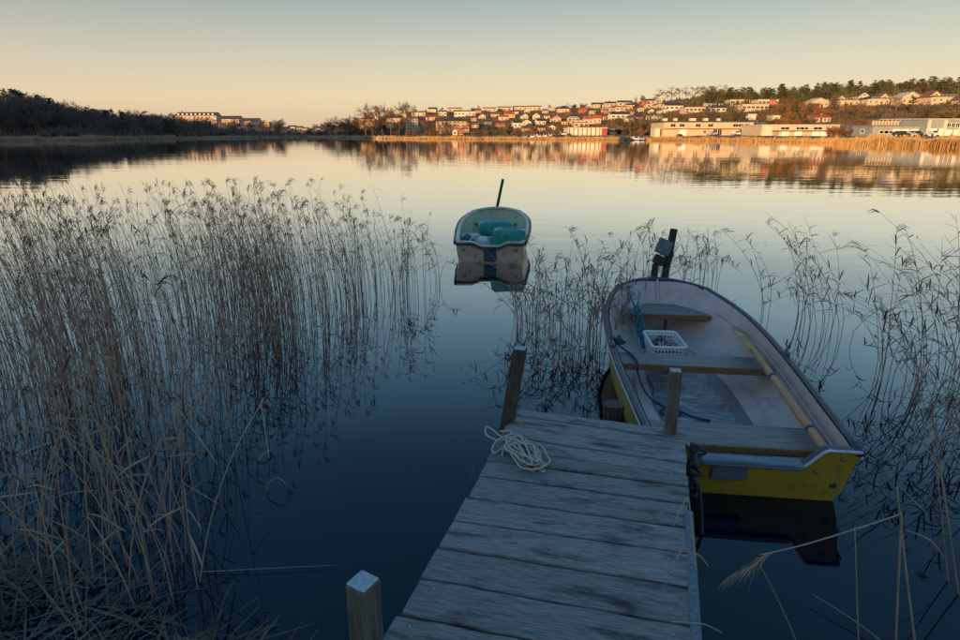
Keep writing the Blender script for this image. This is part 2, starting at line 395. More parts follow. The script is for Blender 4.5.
# ------------------------------------------------------------------ far buildings
WIN = {}
def win_mesh(kind):
    if kind in WIN: return WIN[kind]
    a = MB(); w_, h_ = {'small': (1.1, 1.2), 'wide': (2.0, 1.2), 'tall': (1.2, 1.9), 'garage': (2.6, 2.3), 'white': (2.4, 1.7), 'strip': (3.0, .9), 'arch': (1.6, 2.4)}[kind]
    fm = M['wframe']
    for (cx, cz, sx, sz) in ((-w_ / 2, 0, .1, h_), (w_ / 2, 0, .1, h_), (0, h_ / 2, w_ + .1, .1), (0, -h_ / 2, w_ + .2, .12), (0, 0, .06, h_)):
        a.box((cx, -.04, cz), (sx, .12, sz), 0)
    a.box((0, .0, 0), (w_, .06, h_), 1)
    WIN[kind] = a.mesh('window_' + kind, [fm, M['white_panel'] if kind in ('garage', 'white') else M['glass']]); return WIN[kind]
flat('wframe', (.7, .68, .64)); flat('white_panel', (.78, .77, .74))
NHOUSE = [0]
def house(px, yb, wpx, hpx, style, wall, roofc, label, group=None, cat='house', depth=None, rz=0.0, storeys=None, win='small', nwin=None,
          chimney=False, door=True, roof_frac=None, name='house', balcony=False, yhit=None, gutter=None):
    x, y, z = hit(px, yb) if yhit is None else (upx(px, yhit), yhit, ground_z(upx(px, yhit), yhit))
    W = wpx * y / 616; Ht = max(3.0, hpx * y / 646); D = depth or max(6.0, min(W * .8, 11))
    y += D / 2
    OCC.append((x, y, W, D)); VIS.append((px - wpx / 2, px + wpx / 2, yb - hpx, yb))
    t = thing(name, label, cat, (x, y, z), rz, group)
    rf = {'flat': .08, 'side': .34, 'front': .42, 'hip': .3, 'mono': .15}[style] if roof_frac is None else roof_frac
    hr = Ht * rf; hw = Ht - hr; o = .35; a = MB(); X, Yd = W / 2, D / 2
    a.box((0, 0, hw / 2 - 1.5), (W, D, hw + 3.0))
    if style == 'front':
        for sy in (-1, 1): a.face([(-X, sy * Yd, hw), (X, sy * Yd, hw), (0, sy * Yd, hw + hr - .15)][::-sy])
    if style == 'side':
        for sx in (-1, 1): a.face([(sx * X, -Yd, hw), (sx * X, Yd, hw), (sx * X, 0, hw + hr - .15)][::sx])
    a.build('wall', wall, t)
    r = MB()
    if style == 'flat':
        r.box((0, 0, hw + hr / 2 + .002), (W + .5, D + .5, max(hr, .3)))
    elif style == 'mono':
        r.idx([(-X - o, -Yd - o, hw + .02), (X + o, -Yd - o, hw + .02), (X + o, Yd + o, hw + hr), (-X - o, Yd + o, hw + hr),
               (-X - o, -Yd - o, hw + .3), (X + o, -Yd - o, hw + .3), (X + o, Yd + o, hw + hr + .3), (-X - o, Yd + o, hw + hr + .3)],
              [(0, 3, 2, 1), (4, 5, 6, 7), (0, 1, 5, 4), (1, 2, 6, 5), (2, 3, 7, 6), (3, 0, 4, 7)])
    else:
        if style == 'front': e1, e2, n1, n2 = Vector((1, 0, 0)), Vector((0, 1, 0)), X, Yd
        else: e1, e2, n1, n2 = Vector((0, 1, 0)), Vector((1, 0, 0)), Yd, X
        k = (n2 - min(n1, n2 * .8)) if style == 'hip' else n2 + o
        sl = hr / n1; Z = Vector((0, 0, 1)); th = .22
        for s in (-1, 1):
            lo1 = e1 * s * (n1 + o) + Z * (hw - sl * o + .02); top = Z * (hw + hr + .02)
            A, B, C, Dd = lo1 - e2 * (n2 + o), lo1 + e2 * (n2 + o), top + e2 * k, top - e2 * k
            up = Z * th
            r.idx([A, B, C, Dd, A + up, B + up, C + up, Dd + up], [(0, 1, 2, 3), (7, 6, 5, 4), (0, 4, 5, 1), (1, 5, 6, 2), (2, 6, 7, 3), (3, 7, 4, 0)])
            if style == 'hip':
                l2 = e2 * s * (n2 + o); A = l2 - e1 * (n1 + o) + Z * (hw - sl * o + .02); B = l2 + e1 * (n1 + o) + Z * (hw - sl * o + .02); C = top + e2 * s * k
                r.face([A + up, B + up, C + up] if s > 0 else [B + up, A + up, C + up]); r.face([A, B, C])
    ro = r.build('roof', roofc, t)
    if chimney:
        c = MB(); c.box((W * .18, 0, hw + hr + .2), (.7, .7, 1.5)); c.box((W * .18, 0, hw + hr + .98), (.85, .85, .12)); c.build('chimney', M['brick'], ro)
    st = storeys or max(1, min(4, round(hw / 2.9))); n = nwin if nwin is not None else max(2, min(6, round(W / 2.7)))
    sh = hw / st
    for f in range(st):
        for i in range(n):
            xx = -X + W * (i + .5) / n
            if door and f == 0 and i == n // 2 and n > 2:
                d = MB(); d.box((0, 0, 0), (1.0, .1, 2.0)); dd = d.build('door', M['door'], t, loc=(xx, -Yd - .03, min(1.0, sh * .5))); continue
            inst('window', win_mesh(win), t, (xx, -Yd - .03, sh * (f + .55)), (0, 0, 0), (min(1, W / n / 1.6),) * 3 if win == 'small' else (1, 1, 1))
    if style == 'front' and hr > 2: inst('window', win_mesh('small'), t, (0, -Yd - .03, hw + hr * .32))
    if n > 0 and W > 6 and style != 'flat':
        inst('window', win_mesh('small'), t, (-X - .03, 0, sh * .55), (0, 0, -math.pi / 2))
    if balcony:
        q = MB(); q.box((0, -Yd - .6, sh), (W * .8, 1.2, .15)); 
        for i in range(7): q.box((-W * .4 + W * .8 * i / 6, -Yd - 1.15, sh + .5), (.06, .06, .95))
        q.box((0, -Yd - 1.15, sh + 1.0), (W * .8, .08, .08)); q.build('balcony', M['wframe'], t)
    return t, W, D, hw, hr
flat('brick', (.30, .14, .09)); flat('door', (.10, .06, .04))
WALLS = {'cream': flat('cream_render', (.52, .43, .31)), 'white': flat('white_render', (.62, .56, .47)), 'yellow': flat('yellow_boards', (.62, .43, .14)),
         'pink': flat('pinkish_render', (.58, .42, .34)), 'orange': flat('orange_brick', (.50, .28, .14)), 'red': flat('red_boards', (.34, .06, .04)),
         'grey': flat('grey_metal_cladding', (.27, .30, .30)), 'bluegrey': flat('blue_grey_cladding', (.13, .17, .21)), 'brick': M['brick'], 'brown': flat('brown_boards', (.20, .13, .08))}
ROOFS = {'dark': flat('dark_roof', (.045, .05, .06)), 'red': flat('red_tiles', (.42, .10, .045)), 'brown': flat('brown_tiles', (.20, .09, .055)), 'pale': flat('pale_roof', (.5, .48, .44)), 'grey': flat('grey_roof', (.16, .17, .18))}
def H(px, yb, wpx, hpx, st, wl_, rf_, what, grp=None, **k):
    return house(px, yb, wpx, hpx, st, WALLS[wl_], ROOFS[rf_], what, grp, **k)

# middle slope: terraces along the top
TG = 'terraced houses along the top of the middle slope'
TL = 'long low cream terrace with dark flat roof along the top of the middle slope'
for px, yb, w_, h_ in [(489.5, 112, 13, 4.4), (504.5, 110.9, 13, 4.2), (520, 109.9, 14, 4.2), (534, 109, 13, 4.2), (419, 116.5, 14, 5), (443, 116.5, 8, 6), (455, 110.5, 14, 4)]:
    H(px, yb, w_, h_, 'flat', 'cream', 'dark', TL, TG, name='terraced_house', win='wide', nwin=3, roof_frac=.25)
H(465, 116.5, 21, 6, 'flat', 'white', 'dark', 'long white terrace above the brick apartment block', None, name='terraced_house', win='wide', nwin=6, roof_frac=.2)
H(563.5, 112.5, 13, 6.4, 'hip', 'pink', 'dark', 'wide pinkish house with big dark hipped roof on the skyline', None, roof_frac=.45)
# cottages
CG = 'cottages on the middle slope'
for px, yb, w_, h_, st, wl_, rf_, ch in [
    (495, 118.2, 8, 6, 'side', 'cream', 'brown', 0), (482, 119, 6, 5, 'front', 'white', 'red', 0), (503.5, 120.3, 9, 5, 'side', 'white', 'red', 1),
    (509.5, 118.2, 9, 6, 'side', 'yellow', 'red', 0), (516.8, 128.3, 8.5, 8.6, 'side', 'white', 'dark', 0), (524, 119, 6.5, 5.5, 'front', 'white', 'dark', 0),
    (527.5, 125.8, 9, 6.5, 'front', 'cream', 'dark', 0), (536, 119.5, 7, 6.4, 'front', 'white', 'red', 0), (540.5, 125.3, 9, 6.8, 'side', 'white', 'dark', 1),
    (526, 132.4, 8, 5.5, 'side', 'cream', 'brown', 0), (555.5, 123, 9, 7.5, 'front', 'pink', 'red', 0), (547, 119, 6, 4.5, 'side', 'pink', 'brown', 0),
    (588, 124.5, 9, 8, 'side', 'pink', 'red', 1), (597, 124, 8, 8.5, 'side', 'cream', 'red', 0), (500.5, 128, 9, 5, 'side', 'brown', 'red', 0),
    (488, 125, 8, 5, 'side', 'brown', 'dark', 0), (516, 114.4, 6, 4, 'side', 'white', 'dark', 0), (527, 113.3, 5.5, 4, 'front', 'cream', 'dark', 0),
    (545, 113.5, 6, 3.8, 'side', 'cream', 'grey', 0), (551, 111.5, 6, 3.6, 'flat', 'cream', 'dark', 0), (478, 113.5, 6, 4.5, 'side', 'orange', 'brown', 0),
    (433, 112, 8, 4.6, 'side', 'cream', 'dark', 0), (430, 121, 9, 6, 'side', 'pink', 'brown', 0), (476, 128, 8, 5, 'side', 'white', 'brown', 0)]:
    adj = {'front': 'gable facing the water', 'side': 'broad sloping roof side', 'flat': 'flat top', 'hip': 'hipped roof'}[st]
    H(px, yb, w_, h_, st, wl_, rf_, '%s cottage with %s roof and %s on the middle slope' % (wl_, rf_, adj), CG, chimney=bool(ch), name='cottage', rz=RT.uniform(-.25, .25), nwin=2)
RH = random.Random(17); made = 0
for k in range(900):
    if made >= 44: break
    px = RH.uniform(402, 662); f = RH.random(); top_ = float(np.interp(px, KX, KY)) + 1.5; yb_ = top_ + (131.5 - top_) * f ** 1.1; w_ = RH.uniform(5.0, 8.0); h_ = RH.uniform(3.6, 5.6)
    if px > 566 and yb_ > 122 or (436 < px < 472 and yb_ > 117) or (405 < px < 420 and yb_ > 117): continue
    if any(px + w_ / 2 + .6 > x0 and px - w_ / 2 - .6 < x1 and yb_ + .6 > y0 and yb_ - h_ - .3 < y1 for x0, x1, y0, y1 in VIS): continue
    st = RH.choice(['side', 'side', 'front', 'hip', 'flat']); wl_ = RH.choice(['cream', 'white', 'white', 'cream', 'yellow', 'pink', 'orange', 'red']); rf_ = RH.choice(['red', 'red', 'brown', 'dark', 'dark', 'grey'])
    adj = {'front': 'gable facing the water', 'side': 'broad sloping roof side', 'flat': 'flat top', 'hip': 'hipped shape'}[st]
    H(px, yb_, w_, h_, st, wl_, rf_, '%s cottage with %s roof and %s on the middle slope' % (wl_, rf_, adj), CG, name='cottage', rz=RH.uniform(-.3, .3), nwin=2, chimney=RH.random() < .3); made += 1
for px, yb, w_ in [(573, 121.5, 11), (578, 124.3, 15), (581, 127, 15)]:
    H(px, yb, w_, 3.6, 'flat', 'cream', 'grey', 'low cream row house stepped up behind the white and red shop', 'row houses behind the shop', name='row_house', win='wide', nwin=3, roof_frac=.2)
# town on the centre shore
H(367.5, 127, 15, 10, 'hip', 'orange', 'dark', 'orange brick block with hipped roof between bare trees', cat='apartment block', name='apartment_block', nwin=5, roof_frac=.2)
H(394.5, 122.3, 14, 7, 'side', 'cream', 'dark', 'cream house with long dark roof between the tallest bare trees', chimney=True, roof_frac=.4)
H(390, 128, 6.5, 6, 'front', 'white', 'grey', 'small white gabled house low between the tallest bare trees')
H(412.5, 133, 11, 15, 'flat', 'cream', 'grey', 'tall narrow cream apartment tower near the centre shore', cat='apartment block', name='apartment_tower', storeys=5, nwin=4, door=False)
H(452.5, 133.2, 33, 15, 'hip', 'orange', 'dark', 'long orange brick apartment block with dark roof on the shore', cat='apartment block', name='apartment_block', storeys=4, nwin=8, roof_frac=.2, depth=12)
H(455, 134.4, 5, 5.5, 'front', 'white', 'red', 'white gabled boathouse with red roof before the brick block', name='boathouse', nwin=1, yhit=296)
H(461, 134.4, 5, 6, 'front', 'red', 'red', 'red gabled boathouse before the brick block', name='boathouse', nwin=1, yhit=296)
H(420, 124, 10, 6, 'side', 'pink', 'brown', 'pinkish house with brown roof above the apartment tower')
H(430, 128, 8, 6, 'side', 'red', 'brown', 'dark red house with brown roof left of the brick block')
# church tower
x, y, z = hit(377.5, 121)
t = thing('church_tower', 'slim pale church tower with pointed cap behind bare trees', 'church tower', (x, y, z))
a = MB(); s = y / 616; a.box((0, 0, 5 * s), (3.0 * s, 3.0 * s, 13 * s)); a.build('tower_wall', WALLS['cream'], t)
a = MB(); h0 = 11.5 * s; q = 1.7 * s
a.idx([(-q, -q, h0), (q, -q, h0), (q, q, h0), (-q, q, h0), (0, 0, h0 + 3.6 * s)], [(0, 1, 4), (1, 2, 4), (2, 3, 4), (3, 0, 4), (3, 2, 1, 0)]); a.build('cap', ROOFS['brown'], t)
for k in range(2): inst('window', win_mesh('tall'), t, (0, -1.5 * s - .03, (5.5 + 4 * k) * s))
# white and red shop, shed, cars
t, W, D, hw, hr = H(587.5, 135.2, 39, 8, 'flat', 'white', 'pale', 'white flat-roofed shop with red piers on the middle shore', None, cat='shop', name='shop', nwin=0, door=False, depth=14, yhit=275)
for i in range(9):
    a = MB(); a.box((0, 0, 0), (.45, .2, hw)); a.build('pier', WALLS['brick'], t, loc=(-W / 2 + W * (i + .3) / 9, -D / 2 - .1, hw / 2))
    if i % 2: inst('window', win_mesh('white'), t, (-W / 2 + W * (i + .8) / 9, -D / 2 - .03, hw * .5))
a = MB(); a.box((0, 0, 0), (2.4, .25, hw + .6)); a.build('red_end_wall', WALLS['red'], t, loc=(W / 2 - 1.2, -D / 2 - .12, hw / 2 + .1))
H(611, 134, 8, 5, 'flat', 'bluegrey', 'dark', 'small dark blue shed beside the shop', cat='shed', name='shed', nwin=1, door=False, yhit=285)
H(657.5, 134.6, 5, 6, 'flat', 'white', 'pale', 'small white box shed beside the long cream warehouse', cat='shed', name='shed', nwin=0, door=False, yhit=238)
def car_proto():
    b_ = MB(); pr = [(-2.1, .35), (-2.15, .75), (-1.3, .9), (-.7, 1.42), (1.0, 1.45), (1.9, .95), (2.15, .85), (2.1, .35)]
    for sx in (-1, 1): b_.face([(sx * (.85 if p[1] < 1 else .7), p[0], p[1]) for p in pr][::sx])
    for i in range(8):
        p, q_ = pr[i], pr[(i + 1) % 8]; wp, wq = (.85 if p[1] < 1 else .7), (.85 if q_[1] < 1 else .7)
        b_.face([(-wp, p[0], p[1]), (wp, p[0], p[1]), (wq, q_[0], q_[1]), (-wq, q_[0], q_[1])])
    g_ = MB(); g_.face([(-.62, -1.24, .96), (.62, -1.24, .96), (.6, -.76, 1.38), (-.6, -.76, 1.38)])
    wv = MB(); wv.tube([(-.1, 0, 0), (.1, 0, 0)], .32, 10)
    return b_, g_.mesh('windscreen', M['glass']), wv.mesh('wheel', M['tyre'])
cb, cg, cw = car_proto()
CARM = {n: cb.mesh('car_body_' + n, flat('car_' + n, c, .3)) for n, c in (('white', (.75, .75, .75)), ('silver', (.45, .46, .48)), ('dark', (.04, .05, .06)), ('red', (.35, .03, .02)))}
for i, (px, c) in enumerate([(519, 'dark'), (525, 'silver'), (533, 'white'), (538.5, 'white'), (545, 'white'), (550.5, 'silver'), (556, 'white'), (562, 'white'), (622, 'dark'), (628, 'dark'), (636, 'white'), (641, 'silver'), (680, 'dark'), (712, 'silver'), (736, 'white'), (901, 'dark'), (909, 'silver'), (916, 'dark'), (933, 'white')]):
    Yc = {True: 268, False: 228}[px < 600] if px < 800 else 172
    lab = {'white': 'white', 'silver': 'silver grey', 'dark': 'dark', 'red': 'red'}[c] + (' car parked nose to the water left of the shop' if px < 600 else ' car parked by the long cream warehouse' if px < 800 else ' car parked before the grey sheds')
    x = upx(px, Yc); t = thing('parked_car', lab, 'car', (x, Yc, ground_z(x, Yc)), RT.uniform(-.2, .2), 'cars parked along the far shore')
    inst('body', CARM[c], t); inst('windscreen', cg, t, (0, -.012, .012))
    for sx in (-1, 1):
        for sy in (-1.3, 1.35): inst('wheel', cw, t, (sx * .78, sy, .32))
# right slope: upper houses
for px, yb, w_, h_, st, wl_, rf_, nm, lab in [
    (596.5, 108, 11, 5, 'side', 'pink', 'dark', 'house', 'pinkish house with dark roof highest above the shop'),
    (610, 107, 12, 5, 'side', 'cream', 'dark', 'house', 'cream house with dark roof second from the skyline pink house'),
    (623.5, 106.6, 14, 5.6, 'side', 'pink', 'dark', 'house', 'long pinkish house with dark roof on the skyline shoulder'),
    (650.5, 104.2, 14, 4.6, 'side', 'cream', 'dark', 'house', 'cream house below the tall bare skyline trees'),
    (619.5, 119.4, 19, 7.5, 'side', 'white', 'dark', 'house', 'long white house with steep dark roof below the pink houses'),
    (622.5, 111.3, 17, 4.2, 'flat', 'cream', 'dark', 'house', 'flat cream house stepped above the long white house'),
    (607, 112, 11, 4.2, 'flat', 'pink', 'dark', 'house', 'flat pinkish house stepped above the red roofed cottages'),
    (649.5, 108.3, 11, 4.2, 'flat', 'cream', 'dark', 'house', 'small flat cream house among pines below the skyline trees'),
    (672, 111, 18, 7.6, 'side', 'white', 'dark', 'house', 'wide white house with dark roof above the long warehouse'),
    (693, 113, 20, 6, 'flat', 'pink', 'dark', 'house', 'flat pinkish terrace above the middle of the warehouse'),
    (712, 107.2, 16, 5, 'side', 'cream', 'dark', 'house', 'cream house high among the pines above the warehouse'),
    (716, 112, 15, 6, 'side', 'white', 'dark', 'house', 'white house with dark roof just above the warehouse end'),
    (736.5, 105.6, 19, 6, 'flat', 'cream', 'dark', 'house', 'flat-roofed cream house highest under the pine ridge'),
    (752, 111.6, 26, 7.6, 'flat', 'cream', 'dark', 'house', 'long flat cream house below the red and cream house'),
    (764, 106.4, 20, 7, 'flat', 'cream', 'dark', 'house', 'cream house with a red middle wall under the pine ridge')]:
    t, W, D, hw, hr = H(px, yb, w_, h_, st, wl_, rf_, lab, None, name=nm, win='wide', nwin=max(2, int(w_ / 4)), door=False)
    if 'red middle' in lab:
        a = MB(); a.box((W * .22, -D / 2 - .06, hw / 2), (W * .3, .12, hw - .1)); a.build('red_wall_panel', WALLS['red'], t)
# right slope: row of villas
VG = None
def villa(px, yb, wpx, hpx, lab, gables=1, side=0):
    t, W, D, hw, hr = house(px, yb, wpx, hpx, 'hip' if side else 'front', WALLS['cream'], ROOFS['dark' if side else 'pale'], lab, None, name='villa', cat='villa', nwin=4, balcony=True, roof_frac=.36, depth=9)
    for k in range(gables):
        a = MB(); gx = (side or 1) * W * .28; gw = W * .5; h0 = hw + .2; h1 = hw + hr * 1.5
        yy = -D / 2 + 1.2
        a.idx([(gx - gw / 2, yy, h0), (gx + gw / 2, yy, h0), (gx, yy, h1), (gx - gw / 2, D / 2, h0), (gx + gw / 2, D / 2, h0), (gx, D / 2, h1)], [(0, 1, 2), (3, 5, 4), (0, 2, 5, 3), (1, 4, 5, 2), (0, 3, 4, 1)])
        g_ = a.build('gable', WALLS['cream'], t)
        a = MB()
        for s_ in (-1, 1):
            A = Vector((gx + s_ * (gw / 2 + .4), yy - .4, h0 - .25)); B = Vector((gx, yy - .4, h1 + .1)); C = Vector((gx, D / 2, h1 + .1)); E_ = Vector((gx + s_ * (gw / 2 + .4), D / 2, h0 - .25)); up = Vector((0, 0, .25))
            a.idx([A, B, C, E_, A + up, B + up, C + up, E_ + up], [(0, 1, 2, 3), (7, 6, 5, 4), (0, 4, 5, 1), (1, 5, 6, 2), (2, 6, 7, 3), (3, 7, 4, 0)])
        a.build('gable_roof', ROOFS['brown'], g_)
        inst('window', win_mesh('small'), g_, (gx, yy - .05, h0 + (h1 - h0) * .35))
villa(815.5, 108.2, 16, 9.5, 'cream villa with low front gable, apart from the villa row', 0)
villa(843, 106.2, 22, 8.5, 'first cream villa of the row with gable on its left wing', 1, -1)
villa(873, 105.8, 22, 10, 'second cream villa of the row with tall gable on its right', 1, 1)
villa(905, 105.8, 18, 13, 'single broad gabled cream villa in the middle of the villa row', 0)
villa(937, 104.2, 26, 10.5, 'widest cream villa of the row with tall left gable', 1, -1)
H(857.5, 101.5, 11, 8.5, 'front', 'pink', 'dark', 'dark-roofed gabled house set back between the first two villas', None)
H(888, 100.5, 10, 5, 'side', 'brown', 'brown', 'brown house set back right of the second villa', None, nwin=2)
H(917.5, 101, 9, 4.5, 'side', 'brown', 'dark', 'brown house set back left of the widest villa', None, nwin=2)
villa(968, 106, 20, 9, 'cream villa past the widest one at the end of the row', 1, -1)
# right shore: warehouses
t, W, D, hw, hr = H(708, 134.8, 89, 14.5, 'flat', 'cream', 'dark', 'long two-storey cream warehouse with red band on the right shore', None, cat='warehouse', name='warehouse', nwin=0, door=False, depth=18, yhit=236, roof_frac=.1)
a = MB(); a.box((0, -D / 2 - .2, hw * .5), (W, .4, .35)); a.build('red_band', WALLS['red'], t)
for fx in (.10, .20, .38, .52, .80, .86, .93): inst('window', win_mesh('wide'), t, (-W / 2 + W * fx, -D / 2 - .03, hw * .76))
for fx, k in ((.22, 'garage'), (.46, 'small'), (.58, 'arch'), (.63, 'arch'), (.86, 'tall'), (.92, 'garage')): inst('window', win_mesh(k), t, (-W / 2 + W * fx, -D / 2 - .03, hw * .26))
for fx, sx in ((.08, 1.6), (.2, 1.2), (.4, 2.2), (.55, 1.5), (.7, 1.0)):
    a = MB(); a.box((0, 0, .6), (sx, 2, 1.2)); a.build('roof_unit', WALLS['white'], t, loc=(-W / 2 + W * fx, 0, hw + hr - .1))
H(748.5, 120.2, 11, 5, 'flat', 'white', 'pale', 'white box-shaped house just above the warehouse end', None, nwin=0, door=False)
H(761, 134.4, 15, 13, 'mono', 'bluegrey', 'grey', 'blue grey hall against the warehouse right end', None, cat='hall', name='hall', nwin=2, door=False, yhit=240, roof_frac=.2)
t, W, D, hw, hr = H(800, 134.8, 78, 11.5, 'flat', 'cream', 'pale', 'low stepped cream commercial building right of the warehouse', None, cat='building', name='commercial_building', nwin=0, door=False, depth=16, yhit=212, roof_frac=.08)
a = MB(); a.box((0, 0, 0), (W * .72, 5, hw * .42)); a.build('front_annex', WALLS['cream'], t, loc=(0, -D / 2 - 2.5, hw * .2))
a = MB(); a.box((0, 0, 0), (W * .74, 5.4, .3)); a.build('annex_roof', ROOFS['dark'], t, loc=(0, -D / 2 - 2.6, hw * .42 + .16))
for fx in (.3, .5, .54, .72): inst('window', win_mesh('strip'), t, (-W / 2 + W * fx, -D / 2 - .03, hw * .72))
for fx in (.22, .38, .6, .7): inst('window', win_mesh('white'), t, (-W / 2 + W * fx, -D / 2 - 5.03, hw * .2))
a = MB(); a.box((0, 0, 0), (W * .12, .2, hw * .9)); a.build('entrance_front', WALLS['white'], t, loc=(-W * .42, -D / 2 - .1, hw * .48))
H(819, 122.6, 19, 6.5, 'side', 'pink', 'red', 'reddish low building with chimney behind the stepped commercial building', None, cat='building', name='building', chimney=True, nwin=5)
H(774, 122.0, 8, 4, 'flat', 'white', 'pale', 'small pale rooftop pavilion above the stepped commercial building', None, cat='pavilion', name='pavilion', nwin=1, door=False)
H(862, 134, 20, 11, 'mono', 'bluegrey', 'grey', 'dark blue grey shed left of the long grey workshop', None, cat='shed', name='shed', nwin=1, door=False, yhit=186)
t, W, D, hw, hr = H(900, 134, 56, 11.5, 'flat', 'grey', 'grey', 'long grey workshop with white doors behind the golden reeds', None, cat='workshop', name='workshop', nwin=0, door=False, depth=14, yhit=186)
for fx, k in ((.22, 'strip'), (.29, 'strip'), (.43, 'white'), (.58, 'white'), (.74, 'white')): inst('window', win_mesh(k), t, (-W / 2 + W * fx, -D / 2 - .03, hw * .42))
for i in range(9):
    a = MB(); a.box((0, 0, .7), (.5, .5, 1.4)); a.build('roof_vent', WALLS['cream'], t, loc=(-W / 2 + W * (.1 + i * .055), -D / 2 + 3, hw + hr - .1))
H(896, 123.4, 35, 6.5, 'flat', 'brown', 'dark', 'dark-roofed hall with wide eaves behind the grey workshop', None, cat='hall', name='hall', nwin=8, win='strip', door=False, roof_frac=.35)
t, W, D, hw, hr = H(948, 134, 44, 18, 'mono', 'grey', 'pale', 'tall grey hall with pale corner strips behind the golden reeds', None, cat='hall', name='hall', nwin=0, door=False, depth=14, yhit=183, roof_frac=.06)
for fx in (.03, .40, .76):
    a = MB(); a.box((0, 0, 0), (.9, .2, hw * .95)); a.build('pale_strip', WALLS['white'], t, loc=(-W / 2 + W * fx, -D / 2 - .1, hw * .5))
for fx, k in ((.17, 'garage'), (.33, 'garage'), (.52, 'white'), (.68, 'white'), (.9, 'white')): inst('window', win_mesh(k), t, (-W / 2 + W * fx, -D / 2 - .03, hw * .24))
for fx in (.48, .58, .68, .86, .94): inst('window', win_mesh('small'), t, (-W / 2 + W * fx, -D / 2 - .03, hw * .68))
# left shore buildings
t, W, D, hw, hr = H(198, 123, 40, 10.5, 'side', 'pink', 'dark', 'long terrace with dark dormered roof above the dark left shore trees', None, cat='terrace', name='long_terrace', nwin=10, storeys=2, roof_frac=.3, depth=10)
for i in range(9):
    a = MB(); a.box((0, 0, 0), (1.6, 2.2, 1.6)); a.build('dormer', WALLS['white'], t, loc=(-W / 2 + W * (i + .6) / 9.4, -D / 2 + 1.6, hw + hr * .35))
a = MB(); a.box((-W * .4, 0, hw + hr + .5), (.8, .8, 1.8)); a.build('chimney', M['brick'], t)
H(229.5, 125, 22, 9, 'side', 'pink', 'dark', 'pinkish terrace with dark roof right of the dormered terrace', None, cat='terrace', name='long_terrace', nwin=7, storeys=2)
H(250.5, 126.7, 17, 8.5, 'side', 'white', 'dark', 'pale terrace stepping down right of the pinkish terrace', None, cat='terrace', name='long_terrace', nwin=5, storeys=2)
H(265, 126.7, 10, 5, 'flat', 'orange', 'dark', 'small orange block past the pale stepping terrace', None, cat='house', nwin=3)
for px, yb, w_, h_, wl_, rf_ in [(286, 131.5, 6, 4.5, 'white', 'dark'), (292, 128.8, 7, 4, 'white', 'dark'), (299, 129.4, 7, 4, 'cream', 'dark'), (305, 131, 6, 3.6, 'white', 'brown'), (317, 131.5, 7, 5, 'cream', 'dark'), (311, 132.2, 5, 3.5, 'cream', 'brown'), (323, 132.5, 5, 4, 'white', 'dark')]:
    H(px, yb, w_, h_, 'side', wl_, rf_, 'tiny %s house with %s roof where the lake narrows' % (wl_, rf_), 'small houses where the lake narrows', nwin=2, door=False)
H(94.5, 117, 10, 8, 'front', 'brown', 'dark', 'lone dark gabled house among the trees of the left wood', None, rz=.3)

# ------------------------------------------------------------------ far vegetation
def scatter(n, px0, px1, f0, f1, fn, tries=12, r=2.0):               # f: fraction of the way from shore to ridge
    for i in range(n):
        for k in range(tries):
            px = RT.uniform(px0, px1); f = RT.uniform(f0, f1)
            s = float(np.interp(px, KX, KS)); Yr = float(np.interp(px, KX, KR)); Y = s + f * (Yr - s); x = upx(px, Y)
            if free(x, Y, r): 
                z = ground_z(x, Y); yb = 133.5 - (z - CAM_H) / Y * 646
                if fn(px, x, Y, yb) is not False: break
WOODL = 'wood on the left shore'
def lw(px, x, Y, yb):
    top = np.interp(px, [-60, 0, 40, 60, 100, 135, 175], [86, 88, 95, 100, 109, 111, 119])
    h = min(15, max(5, (yb - top) / 646 * Y)) * RT.uniform(.62, 1.08)
    if RT.random() < .22: tree('pine_tree', PINES, x, Y, h, 'dark pine in the shaded wood on the left shore', WOODL, 1.1)
    else: tree('bare_tree', DARKS, x, Y, h * .95, 'dark bare tree in the shaded wood on the left shore', WOODL, 1.25)
scatter(165, -40, 178, .02, 1.0, lw)
def lsh(px, x, Y, yb): shrub(DSHRUBS, x, Y, RT.uniform(2.2, 4.2), 'dark leafless shrub along the left shore', 'shrubs along the left shore', 1.3)
scatter(45, -40, 330, .01, .12, lsh)
def lm(px, x, Y, yb):
    if not clear_view(px, yb - 9, yb) and RT.random() < .8: return False
    tree('bare_tree', DARKS, x, Y, RT.uniform(6, 10), 'dark bare tree below the terraces on the left shore', 'trees below the left terraces', 1.5)
scatter(60, 150, 335, .03, .6, lm)
for px, Y, h, w_ in [(168, 300, 9, 1.5), (175, 310, 8, 1.6), (147, 330, 11, 1.2), (142, 320, 9, 1.2)]: tree('pine_tree', PINES, upx(px, Y), Y, h, 'dark pine standing out beside the dormered terrace', 'pines beside the terrace', w_)
CT = 'bare trees along the centre shore'
for px, yt, Y, w_ in [(366, 106.5, 312, 1.15), (373, 108, 310, 1), (383, 106, 314, 1), (391, 108, 312, 1.05), (406, 104, 304, 1.25)]:
    x = upx(px, Y); z = ground_z(x, Y); tree('bare_tree', BARES, x, Y, (133.5 - yt) / 646 * Y + CAM_H - z, 'tall bare tree rising above the roofs of the centre shore', 'tall bare trees on the centre shore', w_)
for px, yt, Y, w_ in [(325, 124, 408, 1.6), (333, 119, 408, 1.5), (341, 117.5, 395, 1.5), (348, 117, 380, 1.4), (355, 117.5, 360, 1.4), (345, 122, 372, 1.6), (361, 121, 350, 1.4), (430, 116, 296, 1.3), (424, 120, 297, 1.1), (376, 120, 312, 1.2), (399, 119, 305, 1.2), (437, 121, 295, 1), (446, 122, 294, .9), (471, 120, 290, 1.1)]:
    x = upx(px, Y); z = ground_z(x, Y); tree('bare_tree', BARES, x, Y, (133.5 - yt) / 646 * Y + CAM_H - z, 'broad bare russet tree along the centre shore', CT, w_)
